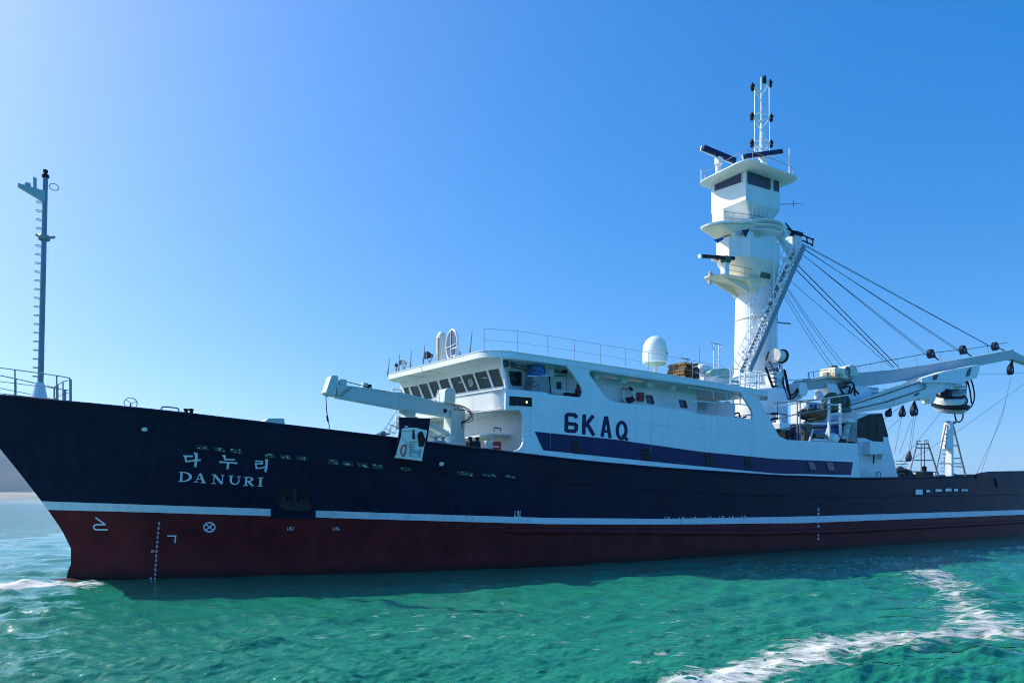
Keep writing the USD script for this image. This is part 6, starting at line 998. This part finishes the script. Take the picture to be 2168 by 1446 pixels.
az = np.concatenate([np.radians(np.arange(-46, 46, .075)), np.radians(np.arange(46, 314, 4.0))])
R, A = np.meshgrid(rr, az, indexing='ij')
X, Y = R*np.sin(A), R*np.cos(A)
cell = np.maximum(np.gradient(rr)[:, None]*1.0, R*np.where(A < math.radians(46), .0013, .07))
Zw = sea(X, Y, cell)
nr, na = R.shape
V = np.vstack([np.stack([X, Y, Zw], -1).reshape(-1, 3), [[0, 0, 0]]])
I = np.arange(nr*na).reshape(nr, na); J = np.roll(I, -1, axis=1)
F = np.concatenate([np.stack([I[:-1], I[1:], J[1:]], -1).reshape(-1, 3), np.stack([I[:-1], J[1:], J[:-1]], -1).reshape(-1, 3), np.stack([J[0], I[0]*0+nr*na, I[0]], -1)])
usdkit.material(stage, '/World/Looks/sea_water', {
    'pos': ('geometry', {}),
    'm1': ('mapping', dict(scale=(4.5, 9.0, 4.5))), 'n1': ('noise_texture', dict(scale=1.0, detail=3, roughness=.55, distortion=.4)),
    'm2': ('mapping', dict(scale=(.35, .7, .35))), 'n2': ('noise_texture', dict(scale=1.0, detail=3)),
    'm3': ('mapping', dict(scale=(.03, .05, .03))), 'n3': ('noise_texture', dict(scale=1.0, detail=3)),
    'b2': ('bump', dict(strength=.10, distance=.5)), 'b1': ('bump', dict(strength=.8, distance=.05)),
    'r3': ('rgb_ramp', dict(ramp=[(.3, (.008, .14, .094)), (.7, (.015, .21, .138))])),
    'p': ('principled_bsdf', dict(roughness=.03, ior=1.33, specular_ior_level=.5))},
    [('pos.position', 'm1.vector'), ('m1.vector', 'n1.vector'), ('pos.position', 'm2.vector'), ('m2.vector', 'n2.vector'), ('pos.position', 'm3.vector'), ('m3.vector', 'n3.vector'),
     ('n2.fac', 'b2.height'), ('n1.fac', 'b1.height'), ('b2.normal', 'b1.normal'), ('b1.normal', 'p.normal'), ('n3.fac', 'r3.fac'), ('r3.color', 'p.base_color')], surface='p.BSDF')
w = usdkit.mesh(stage, '/World/water', (V, F), '/World/Looks/sea_water', smooth=True)
meta(w.GetPrim(), 'choppy emerald green harbour water', None, None, 'structure')

# ---- foam: a thin sheet riding on the waves, broken up by noise
usdkit.material(stage, '/World/Looks/sea_foam', {
    'pos': ('geometry', {}), 'mp': ('mapping', dict(rotation=(0, 0, -.25), scale=(1.0, 2.6, 1.0))), 'n': ('noise_texture', dict(scale=1.7, detail=9, roughness=.68, distortion=.5)),
    'a': ('attribute', dict(attribute='foam')), 'th': ('math', dict(math_type='add')), 'rg': ('map_range', dict(from_min=1.0, from_max=1.24, to_min=0.0, to_max=.9, clamp=True)),
    'd': ('principled_bsdf', dict(base_color=(.72, .76, .74), roughness=.7, specular_ior_level=.2)), 't': ('transparent_bsdf', {}), 'm': ('mix_closure', {})},
    [('pos.position', 'mp.vector'), ('mp.vector', 'n.vector'), ('n.fac', 'th.value1'), ('a.fac', 'th.value2'), ('th.value', 'rg.value'), ('rg.result', 'm.fac'), ('t.BSDF', 'm.closure1'), ('d.BSDF', 'm.closure2')], surface='m.closure')
def foam_sheet(name, label, path, wid, amt, step=.06):
    path, wid, amt = np.asarray(path, float), np.asarray(wid, float), np.asarray(amt, float)
    lo, hi = path.min(0)-wid.max(), path.max(0)+wid.max()
    gx, gy = np.meshgrid(np.arange(lo[0], hi[0], step*1.6), np.arange(lo[1], hi[1], step*2.4), indexing='ij')
    best = np.zeros_like(gx)
    for i in range(len(path)-1):
        a, b = path[i], path[i+1]; ab = b-a; t = np.clip(((gx-a[0])*ab[0]+(gy-a[1])*ab[1])/(ab@ab), 0, 1)
        dd = np.hypot(gx-a[0]-t*ab[0], gy-a[1]-t*ab[1]); w_ = wid[i]*(1-t)+wid[i+1]*t
        best = np.maximum(best, np.clip(1-dd/w_, 0, 1)**.6*(amt[i]*(1-t)+amt[i+1]*t))
    keep = best > 0
    I = np.arange(gx.size).reshape(gx.shape); q = keep[:-1, :-1] | keep[1:, :-1] | keep[:-1, 1:] | keep[1:, 1:]
    a, b, c, d = I[:-1, :-1][q], I[1:, :-1][q], I[1:, 1:][q], I[:-1, 1:][q]
    F = np.concatenate([np.stack([a, b, c], -1), np.stack([a, c, d], -1)])
    r = np.hypot(gx, gy); cl = np.maximum(r*r/(739*3.6)*.55, r*.0013)
    V = np.stack([gx, gy, sea(gx, gy, cl)+.02], -1).reshape(-1, 3)
    use = np.unique(F); mp = np.zeros(len(V), int); mp[use] = np.arange(len(use)); V = V[use]; F = mp[F]
    m = usdkit.mesh(stage, '/World/'+free_name('/World', name), (V, F), '/World/Looks/sea_foam', smooth=True)
    UsdGeom.PrimvarsAPI(m).CreatePrimvar('foam', Sdf.ValueTypeNames.FloatArray, 'vertex').Set([float(x) for x in best.reshape(-1)[use]])
    meta(m.GetPrim(), label, None, None, 'stuff')
foam_sheet('wake_foam', 'white wake foam curving across the lower right water', [(2.6, 13.0), (4.2, 14.5), (5.8, 16.0), (7.2, 17.3), (9.0, 18.4), (11.0, 19.0), (12.6, 19.4), (13.6, 21.3), (15.0, 24.6), (16.8, 28.5), (18.5, 32.0), (19.4, 34.6), (17.5, 35.4)], [1.3, 1.7, 1.7, 1.8, 1.9, 2.2, 2.6, 2.6, 2.6, 2.8, 3.4, 2.6, 1.0], [.64, .72, .72, .70, .67, .64, .67, .64, .57, .55, .62, .62, .5])
foam_sheet('wake_foam', 'scattered foam flecks at the right edge of the water', [(9.0, 15.8), (11.5, 17.2), (14.0, 18.6), (17, 19.5)], [1.6, 2.0, 2.2, 2.0], [.42, .45, .46, .42])
foam_sheet('bow_foam', 'white wash breaking over the bulb at the stem', [(-23.8, 27.6), (-21.5, 28.9), (-19.3, 29.7), (-17.6, 29.8), (-16.4, 29.4)], [1.2, 1.5, 1.7, 1.5, .9], [.64, .74, .80, .82, .6], .05)
foam_sheet('foam_flecks', 'small white flecks scattered over the choppy near water', [(-9, 17), (-3, 20), (3, 17), (6, 22), (-8, 22), (12, 27)], [9, 9, 9, 9, 8, 8], [.40, .425, .425, .425, .41, .40], .07)
# ================================================================ the far shore and the air
def ridge(name, label, az0, az1, r0, r1, top, seed, matname, n=160, k=24):
    a = np.radians(np.linspace(az0, az1, n)); r = np.linspace(r0, r1, k)
    A_, R_ = np.meshgrid(a, r, indexing='ij'); u = (R_-r0)/(r1-r0)
    x, y = R_*np.sin(A_), R_*np.cos(A_)
    h = top(np.degrees(A_))*np.sin(np.clip(u, 0, 1)*np.pi)**.8*(.72+.5*meshkit.fbm(np.stack([x/(r0*.10), y/(r0*.10), 0*x], -1), 5, seed))-2.0
    I = np.arange(n*k).reshape(n, k); F = np.concatenate([np.stack([I[:-1, :-1], I[1:, 1:], I[1:, :-1]], -1).reshape(-1, 3), np.stack([I[:-1, :-1], I[:-1, 1:], I[1:, 1:]], -1).reshape(-1, 3)])
    m = usdkit.mesh(stage, '/World/'+name, (np.stack([x, y, h], -1).reshape(-1, 3), F), '/World/Looks/'+matname, smooth=True); meta(m.GetPrim(), label, None, None, 'structure')
mat('forest', (.025, .045, .035), .9, var=.5, scale=.02); mat('shore_sand', (.24, .24, .20), .9, var=.5, scale=.01)
ridge('hills', 'hazy wooded hill far behind the bow', -75, -27.5, 3400, 4600, lambda d: 235*np.clip((-27.5-d)/7.5, 0, 1)**.8, 5, 'forest')
ridge('shore', 'low pale shoreline at the foot of the far hill', -75, -29.5, 1900, 2500, lambda d: 16*np.clip((-29.5-d)/2, 0, 1), 8, 'shore_sand')
HAZE = 0.75e-4
usdkit.material(stage, '/World/Looks/sea_haze', {'v': ('principled_volume', dict(color=(.46, .72, 1.0), density=HAZE, anisotropy=.35))}, [], volume='v.volume')
hb_ = trimesh.creation.box([20400, 20400, 272]); hb_.apply_translation([0, 0, 133])
m = usdkit.mesh(stage, '/World/haze', hb_, '/World/Looks/sea_haze'); meta(m.GetPrim(), 'thin pale sea haze lying over the water', None, None, 'stuff')
